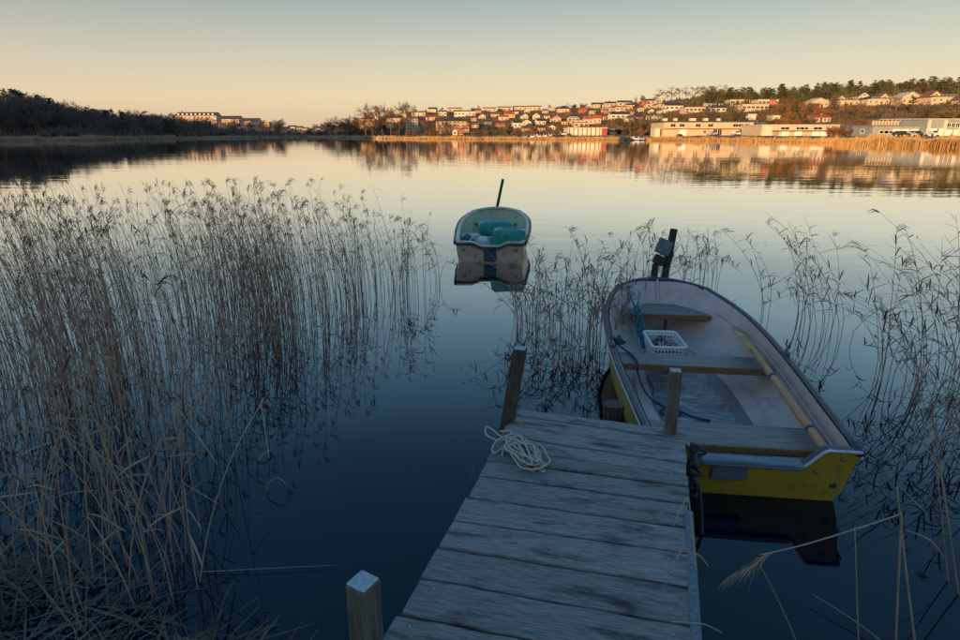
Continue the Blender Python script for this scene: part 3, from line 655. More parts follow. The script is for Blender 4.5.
def cs(px, x, Y, yb): shrub(SHRUBS if RT.random() < .7 else DSHRUBS, x, Y, RT.uniform(1.4, 3), 'leafless russet shrub along the centre and right shore', 'russet shrubs on the shore', 1.4)
scatter(50, 325, 660, .03, .16, cs)
def cv(px, x, Y, yb):
    if not clear_view(px, yb - 9, yb) : return False
    k = RT.random()
    if k < .35: tree('pine_tree', PINES, x, Y, RT.uniform(4.5, 7), 'small dark pine between the cottages of the middle slope', 'trees between the cottages', 1.3)
    elif k < .6: tree('bare_tree', BARES, x, Y, RT.uniform(5, 8), 'bare tree between the cottages of the middle slope', 'trees between the cottages', 1.3)
    else: shrub(RT.choice([SHRUBS, GSHRUBS, DSHRUBS]), x, Y, RT.uniform(2.5, 4.5), 'garden shrub between the cottages of the middle slope', 'garden shrubs on the middle slope', 1.4)
scatter(150, 340, 650, .15, .97, cv, 10)
RP = 'pines on the ridge of the right hill'
def rp(px, x, Y, yb):
    if not clear_view(px, yb - 12, yb): return False
    tree('pine_tree', PINES, x, Y, RT.uniform(5.5, 8.2), 'sunlit pine in the wood along the ridge of the right hill', RP, 1.65)
scatter(165, 700, 985, .74, 1.03, rp)
def rb(px, x, Y, yb):
    if not clear_view(px, yb - 9, yb): return False
    k = RT.random()
    if k < .35: tree('pine_tree', PINES, x, Y, RT.uniform(5, 8), 'small pine on the slope under the right hill villas', 'pines under the villas', 1.25)
    elif k < .55: tree('bare_tree', BARES, x, Y, RT.uniform(5, 7.5), 'bare brown tree on the slope under the right hill villas', 'bare trees under the villas', 1.3)
    else: shrub(SHRUBS if k < .85 else GSHRUBS, x, Y, RT.uniform(2.5, 4.5), 'russet shrub on the slope under the right hill villas', 'shrubs under the villas', 1.4)
scatter(110, 640, 985, .22, .72, rb)
scatter(40, 778, 812, .3, .7, lambda px, x, Y, yb: shrub(SHRUBS, x, Y, RT.uniform(3, 6), 'tall russet thicket shrub left of the lone villa', 'thicket left of the lone villa', 1.3))
for px in (655, 662, 669, 676, 683, 690, 697, 703, 710, 718):
    Y = float(np.interp(px, KX, KR)) * .99; x = upx(px, Y); tree('bare_tree', BARES, x, Y, RT.uniform(7.5, 10.5), 'large bare tree on the skyline of the right hill', 'bare skyline trees', 1.5)
for px in (629, 634, 640, 647, 652, 661): Y = 262 + RT.uniform(0, 16); x = upx(px, Y); tree('bare_tree', BARES, x, Y, RT.uniform(7, 9.5), 'slim bare tree left of the long cream warehouse', 'slim trees by the warehouse', .6)
for px, Y, h in [(832, 196, 3.2), (838, 192, 3.6), (844, 190, 3), (848, 186, 2.6)]: shrub(SHRUBS, upx(px, Y), Y, h, 'round golden brown bush left of the golden reeds', 'round bushes by the golden reeds', 1.3)

# undergrowth that clothes the slopes (countless twigs and blades)
def scrub(name, label, px0, px1, f0, f1, n, h0, h1, mt, spread=1.2, r=1.0):
    a = MB()
    for i in range(n):
        px = RT.uniform(px0, px1); f = RT.uniform(f0, f1); s = float(np.interp(px, KX, KS)); Y = s + f * (float(np.interp(px, KX, KR)) - s); x = upx(px, Y)
        if not free(x, Y, r): continue
        z = ground_z(x, Y); h = RT.uniform(h0, h1) * (1 + .45 * wob(px * 2.7 + Y * .6)); 
        for k in range(7):
            b_ = Vector((x + RT.gauss(0, spread), Y + RT.gauss(0, spread), z - .3)); hh = h * RT.uniform(.5, 1); w_ = RT.uniform(.10, .26)
            t_ = b_ + Vector((RT.gauss(0, .5), RT.gauss(0, .5), hh + .3))
            a.strip([b_, b_.lerp(t_, .6), t_], [w_ * .7, w_, .03], Vector((RT.gauss(0, 1), RT.gauss(0, 1), RT.gauss(0, .4))).normalized())
    o = a.build(name, M[mt]); o['kind'] = 'stuff'; o['label'] = label; o['category'] = 'undergrowth'
M['scrub'] = mat('mixed_scrub', (.085, .055, .03), (.19, .105, .05), .95, .05, detail=6, lo=.4, hi=.6, spots=((.06, .062, .024), .045, .48, .6))
scrub('hillside_scrub', 'brown and olive scrub clothing the far slopes between houses', 325, 1010, .17, 1.0, 7500, 1.0, 2.4, 'scrub')
scrub('ridge_undergrowth', 'dark green undergrowth filling the pine wood on the right ridge', 690, 1000, .74, 1.02, 2300, 2.5, 5.5, 'pine', 1.4)
scrub('wood_undergrowth', 'dark twiggy undergrowth filling the left wood', -80, 330, .02, 1.0, 4200, 1.5, 4.0, 'dark_twig', 1.5)

# shore reed belts (countless blades)
def belt(name, label, px0, px1, back, n, h0, h1, mt, wdt, front=0.0):
    a = MB()
    for i in range(n):
        px = RT.uniform(px0, px1); s = float(np.interp(px, KX, KS)) * (1 + .02 * wob(px)); Y = s - front + RT.uniform(0, 1) ** 1.3 * (back + front) * (.75 + .35 * wob(px * 3)); x = upx(px, Y)
        z = max(-.3, ground_z(x, Y)); h = RT.uniform(h0, h1) * (.85 + .2 * wob(px * 1.7)); l = Vector((RT.uniform(-.2, .35), RT.uniform(-.2, .2), 0)) * h
        a.strip([Vector((x, Y, z - .1)), Vector((x, Y, z + h * .6)) + l * .3, Vector((x, Y, z + h)) + l], [wdt, wdt, wdt * .3], Vector((1, RT.uniform(-.6, .6), 0)).normalized())
    o = a.build(name, M[mt]); o['kind'] = 'stuff'; o['label'] = label; o['category'] = 'reeds'
belt('golden_reed_belt', 'dense golden sunlit reed belt along the right shore', 836, 1060, 9, 9000, 1.7, 2.3, 'gold_reed', .05, 24)
belt('shore_grass', 'low golden grass strip along the middle shore', 385, 850, 9, 9000, .6, 1.2, 'gold_reed', .06, 2)
belt('dull_reed_belt', 'pale shaded reed belt at the foot of the left wood', -90, 175, 10, 7000, 1.2, 2.0, 'dull_reed', .06, 6)
belt('shore_grass', 'dull grass strip where the lake narrows', 175, 385, 10, 3500, .5, 1.1, 'dull_reed', .08, 2)

# ------------------------------------------------------------------ jetty
JD = math.radians(17.5); jd = Vector((math.sin(JD), math.cos(JD), 0)); jr = Vector((jd.y, -jd.x, 0))
def J(s, t, z): return jd * s + jr * t + Vector((0, 0, z))
DZ = .5
jet = thing('jetty', 'weathered grey plank jetty running out beside the yellow boat', 'jetty')
SL = [3.77, 3.663, 3.506, 3.346, 3.181, 3.02, 2.85, 2.629, 2.416, 2.199, 1.982, 1.762]
SR = [3.79, 3.660, 3.50, 3.355, 3.217, 3.098, 2.93, 2.716, 2.512, 2.289, 2.059, 1.835]
while SL[-1] > -2.4: SL.append(SL[-1] - .22); SR.append(SR[-1] - .222)
RJ = random.Random(3)
for i in range(len(SL) - 1):
    gap = .015; th = .038; tl = -.905 + RJ.uniform(-.012, .012) + (.035 if i < 1 else 0); tr = .255 + RJ.uniform(-.010, .012)
    A = J(SL[i] - gap / 2, tl, 0); B = J(SR[i] - gap / 2, tr, 0); C = J(SR[i + 1] + gap / 2, tr, 0); D = J(SL[i + 1] + gap / 2, tl, 0)
    o0 = (A + B + C + D) / 4; mbp = MB(); NS = 12; ch = .004; vs = []
    dz = RJ.uniform(-.006, .003); tw = RJ.uniform(-.006, .006); e = RJ.random() * 50
    xdir = ((B - A) + (C - D)).normalized(); ydir = Vector((-xdir.y, xdir.x, 0)); rot = math.atan2(xdir.y, xdir.x); Ri = Matrix.Rotation(-rot, 3, 'Z')
    for k in range(NS + 1):
        f = k / NS; fr = A.lerp(B, f); bk = D.lerp(C, f); yv = (fr - bk).normalized()
        j1, j2 = .0025 * math.sin(e + f * 23) + RJ.uniform(-.002, .002), .0025 * math.sin(e + 4 + f * 19) + RJ.uniform(-.002, .002)
        fr = fr + yv * j1; bk = bk + yv * j2; z1 = DZ + dz + tw * (f - .5) + RJ.uniform(-.0012, .0012); z2 = DZ + dz - tw * (f - .5) + RJ.uniform(-.0012, .0012); zm = (z1 + z2) / 2 + .002
        ring = [(fr - yv * ch, z1), (fr, z1 - ch), (fr, z1 - th), (bk, z2 - th), (bk, z2 - ch), (bk + yv * ch, z2), ((fr + bk) / 2, zm)]
        for p, z in ring: vs.append(Ri @ (Vector((p.x, p.y, z)) - Vector((o0.x, o0.y, DZ))))
    fs = []
    for k in range(NS):
        for j in range(7): j2 = (j + 1) % 7; fs.append((k * 7 + j, k * 7 + j2, (k + 1) * 7 + j2, (k + 1) * 7 + j))
    fs += [tuple(range(6, -1, -1)), tuple(range(NS * 7, NS * 7 + 7))]
    mbp.idx(vs, fs)
    pl = mbp.build('plank', M['deck'], jet, loc=(o0.x, o0.y, DZ), rz=rot)
    if SL[i] > .6:
        for tt in (-.50, .50):
            for ss in (-.045, .045):
                if RJ.random() < .8:
                    a = MB(); a.tube([(0, 0, -.006), (0, 0, .0035), (0, 0, .0045)], [.005, .005, .003], 8); a.build('nail', M['nail'], pl, loc=(tt + RJ.uniform(-.012, .012), ss + RJ.uniform(-.01, .01), dz + .001))
for t_ in (-.78, -.3, .12):
    a = MB(); p0, p1 = J(3.42, t_, DZ - .135), J(-2.2, t_, DZ - .135); c = (p0 + p1) / 2
    a.cbox((0, 0, 0), ((p0 - p1).length, .06, .17), .006); a.build('stringer', M['post_dark'], jet, loc=c, rz=math.pi / 2 - JD)
a = MB(); p0, p1 = J(2.86, .285, DZ - .045), J(-2.0, .285, DZ - .045); a.cbox((0, 0, 0), ((p0 - p1).length, .042, .10), .006)
a.build('side_rail', M['rail'], jet, loc=(p0 + p1) / 2, rz=math.pi / 2 - JD + .012)
def squarepost(name, base, top, s1, rz, m, parent=None, endm=None):
    a = MB(); R = Matrix.Rotation(rz, 3, 'Z'); base, top = Vector(base), Vector(top); ax = (top - base).normalized(); h = s1 / 2; c = h * .16
    oct_ = [(-h + c, -h), (h - c, -h), (h, -h + c), (h, h - c), (h - c, h), (-h + c, h), (-h, h - c), (-h, -h + c)]
    vs = []; L = (top - base).length; lev = [(0, 1), (L * .3, 1), (L * .6, 1.01), (L - .012, 1), (L, .9)]
    for l, k in lev:
        for q in oct_:
            v = R @ Vector((q[0] * k, q[1] * k, 0)); vs.append(base + ax * l + v)
    n = len(lev)
    fs = [(i * 8 + j, i * 8 + (j + 1) % 8, (i + 1) * 8 + (j + 1) % 8, (i + 1) * 8 + j) for i in range(n - 1) for j in range(8)]
    a.idx([v - base for v in vs], fs, 0); a.idx([v - base for v in vs[-8:]], [tuple(range(8))], 1)
    return a.build(name, [M[m], M[endm or m]], parent, loc=base)
squarepost('post', (-.075, 3.41, -1.2), (.275, 3.76, 1.005), .085, -JD, 'post_dark', jet, 'post_top')
p = J(3.735, .168, 0); squarepost('post', (p.x + .01, p.y, -1.2), (p.x - .02, p.y, .945), .075, -JD + .1, 'post', jet, 'post_top')
for s_, t_ in ((2.2, -.80), (2.2, .12), (.4, -.80), (.4, .12)):
    squarepost('pile', J(s_, t_, -1.5), J(s_, t_, DZ - .225), .10, -JD, 'post_dark', jet)
mp_ = squarepost('mooring_post', (-.445, 1.80, -1.2), (-.44, 1.80, .80), .098, -JD - .25, 'post', None, 'post_top')
tag(mp_, 'short square mooring post with frosted top standing free beside the jetty', 'post')
# round pile beyond the jetty's end
def log(base, top, r, m, seed, n=10):
    R = random.Random(seed); a = MB(); base, top = Vector(base), Vector(top); P = [base.lerp(top, k / 7) for k in range(8)]
    a.tube(P, [r * R.uniform(.93, 1.06) for _ in P], n)
    return a
c = at(616, 418, .35)
lg = log((1.02, 4.06, -1.2), (1.02, 4.06, .44), .075, 'post_dark', 4).build('timber_pile', M['post_dark'], None)
tag(lg, 'thick dark round timber pile wrapped in reeds between jetty end and yellow hull', 'post')
# post beyond the bow
bt = thing('bow_post', 'slanting dark post with nailed board standing beyond the yellow bow', 'post', (2.43, 7.85, 0))
B0 = Vector((2.43, 7.85, 0)); lgm = log(Vector((-.07, 0, -1.2)), at_y(674, 229, 7.85) - B0, .05, 'pole', 8); lgm.build('post', M['pole'], bt)
lgm = log(Vector((-.10, -.06, -1.2)), at_y(655.5, 264, 7.75) - B0, .045, 'pole', 9); lgm.build('short_post', M['pole'], bt)
tl = Matrix.Rotation(.42, 3, 'Y') @ Matrix.Rotation(-.25, 3, 'X')
a = MB(); a.cbox((0, 0, 0), (.20, .20, .05), .008, R=tl @ Matrix.Rotation(.3, 3, 'X') @ Matrix.Rotation(math.radians(70), 3, 'X')); a.build('board', M['rail'], bt, loc=at_y(664, 247, 7.74) - B0)
a = MB(); a.cbox((0, 0, 0), (.15, .06, .12), .008, R=tl); a.build('block', M['pole'], bt, loc=at_y(659, 260, 7.75) - B0)

# ------------------------------------------------------------------ boats
BY = [0, .3, .77, 1.15, 1.9, 2.4, 2.75, 3.24, 3.5, 3.72, 3.95, 4.06]
BB = [.655, .69, .72, .755, .79, .787, .77, .68, .615, .52, .34, 0]
class Hull:
    def __init__(s, kb=1.0, L=4.06, s0=.434, s1=.60, zk=-.10):
        s.kb, s.L, s.s0, s.s1, s.zk = kb, L, s0, s1, zk; s.k = L / 4.06
    def b(s, y):
        y = y / s.k
        if y > 3.72: return s.kb * .52 * math.sqrt(max(0, (4.06 - y) / .34))
        ys = np.linspace(y - .25, y + .25, 7); v = np.interp(np.clip(ys, 0, 3.72), BY, BB)
        return s.kb * float(v.mean() if y > .3 else np.interp(y, BY, BB))
    def sheer(s, y): t = y / s.L; return s.s0 + (s.s1 - s.s0) * t ** 1.8
    def prof(s, y):
        t = y / s.L; k = sstep((t - .45) / .55)
        A = [(0, 0), (.45, .02), (.76, .07), (.91, .2), (.955, .4), (.975, .6), (.99, .8), (1, 1)]
        B = [(0, 0), (.12, .06), (.26, .16), (.42, .3), (.58, .48), (.74, .66), (.89, .85), (1, 1)]
        return [(a[0] * (1 - k) + c[0] * k, a[1] * (1 - k) + c[1] * k) for a, c in zip(A, B)]
    def pt(s, y, j, inset=0.0, zk=None):
        zk = s.zk if zk is None else zk; t = y / s.L; xf, zf = s.prof(y)[j]; sh = s.sheer(y)
        bb = max(0, s.b(y) - inset); yy = y + .12 * (1 - zf) * max(0, 1 - t * 6) - .42 * (1 - zf) * sstep((t - .7) / .3) ** 1.5
        return Vector((bb * xf, yy, zk + (sh - zk) * zf))
    def inner_half(s, y, z, inset=.05):                             # inner half width at a height
        P = [s.pt(y, j, inset, .02) for j in range(8)]
        return float(np.interp(z, [p.z for p in P], [p.x for p in P]))
    def stations(s, n=30, y0=0.0, y1=None):
        y1 = s.L if y1 is None else y1; return [y0 + (y1 - y0) * (1 - (1 - i / n) ** 1.7) for i in range(n + 1)]
    def shell(s, inset, zk, y0, y1, flip):
        a = MB(); st = s.stations(34, y0, y1); vs = []
        for y in st:
            row = [s.pt(y, j, inset, zk) for j in range(8)]
            vs += [Vector((-p.x, p.y, p.z)) for p in row[:0:-1]] + row
        n = 15
        fs = [(i * n + j, i * n + j + 1, (i + 1) * n + j + 1, (i + 1) * n + j) for i in range(len(st) - 1) for j in range(n - 1)]
        a.idx(vs, [f[::-1] for f in fs] if flip else fs); return a
    def rim(s, prof, y0=0.0):                                       # sweep a section (out, up) round the gunwale
        st = s.stations(44, y0, s.L - .002); P = [s.pt(y, 7) for y in st]; path = P + [Vector((-p.x, p.y, p.z)) for p in P[::-1]]
        a = MB(); vs = []; N = len(path); k = len(prof)
        for i, p in enumerate(path):
            t = path[min(N - 1, i + 1)] - path[max(0, i - 1)]; n_ = Vector((t.y, -t.x, 0)).normalized()
            for (o_, u_) in prof: vs.append(p + n_ * o_ + Vector((0, 0, u_)))
        fs = [(i * k + j, i * k + (j + 1) % k, (i + 1) * k + (j + 1) % k, (i + 1) * k + j) for i in range(N - 1) for j in range(k)]
        fs += [tuple(range(k))[::-1], tuple(range((N - 1) * k, N * k))]
        a.idx(vs, fs); return a
    def transom(s, top, th, y_at=0.0, lo=None):
        a = MB(); b0 = s.b(0); xs = np.linspace(-b0, b0, 41); P = [s.pt(0, j) for j in range(8)]; rows = []
        for x in xs:
            zb = float(np.interp(abs(x), [p.x for p in P], [p.z for p in P])); zt = max(top(x), zb + .001)
            rows.append((x, zb, zt))
        def yy(z): return .12 * (1 - (z - s.zk) / (s.s0 - s.zk))
        for (x0, b1, t0), (x1, b2, t1) in zip(rows, rows[1:]):
            F = [Vector((x0, yy(b1), b1)), Vector((x1, yy(b2), b2)), Vector((x1, yy(t1), t1)), Vector((x0, yy(t0), t0))]
            Bk = [p + Vector((0, th, 0)) for p in F]
            a.face([p - Vector((0, .002, 0)) for p in F]); a.face(Bk[::-1]); a.face([F[3], F[2], Bk[2], Bk[3]])
        return a
def board(h, y0, y1, z, th, inset=.055, cut=0.0, wmax=9.0):                    # thwart fitted between the boat's sides
    a = MB(); top = []; n = 6
    ys = [y0 + (y1 - y0) * i / n for i in range(n + 1)]
    w_ = [min(wmax, h.inner_half(y, z, inset) - .01) - (cut * ((y - y0) / (y1 - y0)) ** 1.5 if cut else 0) for y in ys]
    vs = []
    for y, q in zip(ys, w_): vs += [(-q, y, z - th), (q, y, z - th), (q, y, z), (-q, y, z)]
    fs = [(i * 4 + j, i * 4 + (j + 1) % 4, i * 4 + 4 + (j + 1) % 4, i * 4 + 4 + j) for i in range(n) for j in range(4)] + [(3, 2, 1, 0), tuple(n * 4 + j for j in range(4))]
    a.idx(vs, fs); return a, w_
GUN = [(.008, -.03), (.018, -.02), (.018, .008), (.008, .016), (-.026, .016), (-.034, .008), (-.034, -.03)]
YB = Vector((1.815, 3.43, 0)); YR = -math.atan2(.122, .9925)
def bl(x, y, z): return YB + Matrix.Rotation(YR, 3, 'Z') @ Vector((x, y, z))
yb = thing('rowing_boat', 'yellow rowing boat with pale inside moored at the jetty end', 'rowing boat', YB, YR)
hu = Hull()
hl = hu.shell(0, hu.zk, 0, hu.L, True).build('hull', M['yellow'], yb, True)
hu.shell(.045, .02, .02, hu.L - .004, False).build('inner_skin', M['inner'], yb, True)
gw = hu.rim(GUN).build('gunwale', M['gun'], yb, True)
hu.rim([(.012, -.052), (.022, -.047), (.022, -.036), (.012, -.031), (.0, -.031), (.0, -.052)]).build('rub_rail', M['trim'], gw)
def ytop(x): return .285 + (.434 - .285) * sstep((abs(x) - .32) / .14)
tr = hu.transom(ytop, .045).build('transom', M['yellow'], yb)
P = [Vector((x, -.004 + .12 * (1 - (ytop(x) - hu.zk) / (.434 - hu.zk)), ytop(x) + .004)) for x in np.linspace(.30, .655, 26)]
for sx in (1, -1):
    a = MB(); a.tube([Vector((p.x * sx, p.y - .004, p.z)) for p in P], .0115, 6); a.build('curved_trim', M['trim'], tr, True)
    a = MB(); n = len(P); vs = []
    for p in P: vs += [(p.x * sx, p.y + .004, p.z + .004), (p.x * sx, p.y + .065, p.z + .004)]
    a.idx(vs, [(2 * i, 2 * i + 1, 2 * i + 3, 2 * i + 2) for i in range(n - 1)]); a.build('corner_cap', M['gun'], tr)
    for bx, bz in ((.555, .375), (.42, .255), (.57, .16)):
        a = MB(); a.tube([(0, .0, 0), (0, -.012, 0), (0, -.017, 0)], [.014, .014, .007], 9); a.build('bolt', M['metal'], tr, loc=(bx * sx, .12 * (1 - (bz - hu.zk) / (.434 - hu.zk)) - .002, bz))
    a = MB(); a.box((0, 0, 0), (.04, .012, .03)); a.build('drain_plug', M['navy'], tr, loc=(.555 * sx, .066, .14))
a = MB(); a.cbox((0, .052, .288), (.66, .095, .05), .01); a.build('transom_cap', M['seat'], tr)
a = MB(); a.cbox((-.13, .045, .208), (.235, .04, .11), .008); a.build('motor_pad', M['pad'], tr)
# sole
a = MB(); st = hu.stations(26, .15, 3.5); vs = []
for y in st: q = hu.inner_half(y, .035, .045) + .004; vs += [(-q, y, .035), (q, y, .035)]
a.idx(vs, [(2 * i, 2 * i + 1, 2 * i + 3, 2 * i + 2) for i in range(len(st) - 1)]); sole = a.build('sole', M['sole'], yb)
for sx in (-1, 1):                                                   # raised edge battens along the sole
    a = MB(); a.tube([(sx * (hu.inner_half(y, .05, .045) - .03), y, .05) for y in hu.stations(20, .3, 3.0)], .014, 5); a.build('batten', M['inner'], sole, True)
    a = MB(); a.tube([(sx * (hu.inner_half(y, hu.sheer(y) - .13, .045) - .004), y, hu.sheer(y) - .13) for y in hu.stations(24, .06, 3.2)], .012, 5); a.build('riser', M['inner'], yb, True)
def thwart(y0, y1, z, th=.04, cut=0.0, wmax=9.0):
    a, w_ = board(hu, y0, y1, z, th, cut=cut, wmax=wmax); o = a.build('thwart', M['thwart'], yb)
    e = MB(); e.cbox((0, y0 - .008, z - th / 2 - .012), (2 * w_[0] - .004, .022, th + .030), .005); e.build('front_edge', M['thwart_edge'], o); return o
thwart(1.72, 2.02, .31, .035); thwart(.27, .60, .285, .03); thwart(3.20, 3.66, .37, .03, .20, .50)
a = MB(); a.cbox((0, 3.25, .18), (.32, .035, .035), .004, R=Matrix.Rotation(math.pi / 2, 3, 'Y')); a.build('thwart_post', M['pole'], yb, loc=(0, 0, 0))
a, _ = board(hu, .07, .26, .20, .03); a.build('stern_seat', M['seat'], yb)
a = MB(); a.tube([Vector((0, hu.pt(hu.L - .004, j, .045, .02).y - .012, hu.pt(hu.L - .004, j, .045, .02).z)) for j in range(1, 8)], .02, 6); a.build('stem_post', M['inner'], yb, True)
# oarlocks
for sx, yy in ((1, 1.70), (-1, 1.75)):
    a = MB(); p = Vector((sx * (hu.b(yy) - .005), yy, hu.sheer(yy) + .02)); a.box(p, (.05, .11, .03))
    a.tube([p, p + Vector((sx * .012, 0, .055))], .009, 6)
    arc = [p + Vector((sx * .014, math.sin(t) * .042, .095 - math.cos(t) * .042)) for t in np.linspace(-2.2, 2.2, 13)]
    a.tube(arc, [.006 + .003 * (1 - abs(t) / 2.2) for t in np.linspace(-2.2, 2.2, 13)], 6); a.build('oarlock', M['metal'], yb, True)
# plate ice lying on the sole
R = random.Random(8); a = MB(); nx, ny = 15, 24; vs = []
for j in range(ny + 1):
    for i in range(nx + 1):
        y = .80 + 1.35 * j / ny; q = .42 * (1 - .06 * math.sin(j * .5)) * (1 - .18 * j / ny); x = -q * .85 + 1.6 * q * i / nx - .05; y += .10 * math.sin(i * .4 + 1)
        vs.append((x, y, .047 + .006 * math.sin(x * 23 + y * 6) * math.sin(y * 17) + R.uniform(0, .004)))
a.idx(vs, [(j * (nx + 1) + i, j * (nx + 1) + i + 1, (j + 1) * (nx + 1) + i + 1, (j + 1) * (nx + 1) + i) for j in range(ny) for i in range(nx)])
o = a.build('ice_sheet', M['streaked_ice'], None, loc=YB, rz=YR); tag(o, 'crumpled white-streaked sheet of ice on the yellow boat floor', 'ice')
# oar
oar = thing('oar', 'wooden oar with worn yellow blade lying along the yellow boat side', 'oar', bl(.50, .05, .36), YR)
o0 = Vector((.50, .05, .36)); p0, p1 = Vector((0, 0, .0)), Vector((.605 - .50, 2.50 - .05, .07))
a = MB(); a.tube([p0.lerp(p1, f) for f in (0, .02, .06, .1, .5, .8)], [.022, .028, .028, .031, .031, .027], 10); a.build('shaft', M['oar'], oar, True)
ax = (p1 - p0).normalized(); side = ax.cross(Vector((.35, 0, .93))).normalized()
a = MB(); vs = []; nn = ax.cross(side).normalized(); fr_ = [(.76, .032), (.80, .046), (.86, .080), (.94, .092), (1.0, .088), (1.018, .070)]
for f, w_ in fr_:
    c = p0.lerp(p1, f)
    for k in range(8): q = 2 * math.pi * k / 8; vs.append(c + side * w_ * math.cos(q) + nn * (.019 if f < .82 else .009) * math.sin(q))
a.idx(vs, [(i * 8 + k, i * 8 + (k + 1) % 8, i * 8 + 8 + (k + 1) % 8, i * 8 + 8 + k) for i in range(len(fr_) - 1) for k in range(8)] + [tuple(range(7, -1, -1)), tuple(range(40, 48))])
bd = a.build('blade', M['blade'], oar, True)
a = MB(); vs = []
for f, w_ in ((.965, .0925), (1.0, .090), (1.02, .072)):
    c = p0.lerp(p1, f)
    for k in range(8): q = 2 * math.pi * k / 8; vs.append(c + side * w_ * math.cos(q) + nn * .0105 * math.sin(q))
a.idx(vs, [(i * 8 + k, i * 8 + (k + 1) % 8, i * 8 + 8 + (k + 1) % 8, i * 8 + 8 + k) for i in range(2) for k in range(8)] + [tuple(range(16, 24))])
a.build('blade_tip', M['blade_tip'], bd, True)
for f in (.15, .52):
    a = MB(); c = p0.lerp(p1, f); a.tube([c - ax * .018, c + ax * .018], .034, 10); a.build('blue_binding', flat('blue_cord', (.03, .07, .22)), oar)
# basket
BKL = (-.15, 2.20, .05); bk = thing('basket', 'white plastic basket of fishing net standing in the yellow boat', 'basket', bl(*BKL), YR + .05)
def ring_pts(f, z, n=6):                                             # rounded rectangle
    hx, hy = .135 + .035 * f, .20 + .05 * f; r = .04; out = []
    for cx, cy, a0 in ((hx - r, hy - r, 0), (-hx + r, hy - r, 90), (-hx + r, -hy + r, 180), (hx - r, -hy + r, 270)):
        for k in range(n + 1): q = math.radians(a0 + 90 * k / n); out.append(Vector((cx + r * math.cos(q), cy + r * math.sin(q) + .22, z)))
    return out
a = MB(); a.face(ring_pts(0, .005)); 
for z0, z1 in ((.0, .165), (.235, .27)):
    A, B = ring_pts(z0 / .28, z0), ring_pts(z1 / .28, z1); n = len(A)
    for i in range(n): a.face([A[i], A[(i + 1) % n], B[(i + 1) % n], B[i]])
a.build('basket_wall', M['basket'], bk)
A, B = ring_pts(.165 / .28, .165), ring_pts(.235 / .28, .235); C0 = sum(A, Vector()) / len(A)
def along(ringp, f):
    n = len(ringp); L = [0]
    for i in range(n): L.append(L[-1] + (ringp[(i + 1) % n] - ringp[i]).length)
    d = f * L[-1]; i = max(k for k in range(n) if L[k] <= d + 1e-9); return ringp[i].lerp(ringp[(i + 1) % n], (d - L[i]) / max(1e-9, L[i + 1] - L[i]))
for i in range(44):
    p, q = along(A, i / 44), along(B, i / 44); a = MB(); a.tube([p, q], .007, 4)
    if i == 0: bar = []
    o = a.build('bar', M['basket'], bk)
for z in (.20,): a = MB(); rp_ = ring_pts(z / .28, z); a.tube(rp_ + rp_[:1], .006, 4); a.build('hoop', M['basket'], bk)
a = MB(); rp_ = ring_pts(1.06, .275); a.tube(rp_ + rp_[:1], .016, 8); a.build('rim', M['basket'], bk, True)
R = random.Random(12); net = MB()
for k in range(34):
    pts = []; c = Vector((R.uniform(-.07, .07), .22 + R.uniform(-.12, .12), R.uniform(.09, .2)))
    for i in range(7): pts.append(Vector((max(-.13, min(.13, c.x + R.gauss(0, .05))), max(.02, min(.42, c.y + R.gauss(0, .06))), max(.10, min(.262, c.z + .05 + R.gauss(0, .025))))))
    net.tube(smoothpath(pts, 5), R.choice([.004, .005, .007]), 4, R.choice([0, 0, 1, 1, 2]))
net.idx([(x * .13, .22 + y * .19, .185) for x, y in ((-1, -1), (1, -1), (1, 1), (-1, 1))], [(0, 1, 2, 3)], 0)
o = net.build('fishing_net', [M['net_dark'], M['net_pale'], M['net_red']], None, loc=bl(*BKL), rz=YR + .05); tag(o, 'tangled dark and pale fishing net heaped in the white basket', 'net')
# ropes
def rope(name, label, pts, r, m, n=6, k=8, twist=False):
    a = MB(); P = smoothpath(pts, k)
    if twist:
        d = 0; Q = [[], [], []]
        for i, p in enumerate(P):
            if i: d += (P[i] - P[i - 1]).length
            t = (P[min(i + 1, len(P) - 1)] - P[max(0, i - 1)]).normalized(); u = t.cross(Vector((0, 0, 1))); u = u.normalized() if u.length > 1e-4 else Vector((1, 0, 0)); w_ = t.cross(u)
            for s in range(3): q = d / (r * 7) * 2 * math.pi + s * 2.094; Q[s].append(p + (u * math.cos(q) + w_ * math.sin(q)) * r * .5)
        for s in range(3): a.tube(Q[s], r * .62, 5)
    else: a.tube(P, r, n)
    c = sum(P, Vector()) / len(P); c.z = min(p.z for p in P); a.v = [(v[0] - c.x, v[1] - c.y, v[2] - c.z) for v in a.v]
    o = a.build(name, M[m], None, True, loc=c); tag(o, label, 'rope'); return o
R = random.Random(21)
pts = [bl(-.43, 3.60, .60), bl(-.42, 3.56, .585), bl(-.40, 3.5, .50), bl(-.36, 3.35, .41)]
for k in range(6):
    e = .05 + .015 * k
    pts += [bl(-.36 + R.uniform(-.02, .02) + .035 * math.cos(q) + .02 * k, 3.12 - .05 * k + .07 * math.sin(q), .37 - .05 * k + .12 * math.sin(q)) for q in np.linspace(0, 6.28, 5)[:-1]]
pts += [bl(-.26, 2.72, .12), bl(-.33, 2.60, .075), bl(-.38, 2.45, .07), bl(-.30, 2.3, .06)]
rope('teal_rope', 'teal rope hanging from the yellow gunwale beside the bow thwart', pts, .011, 'teal_rope')
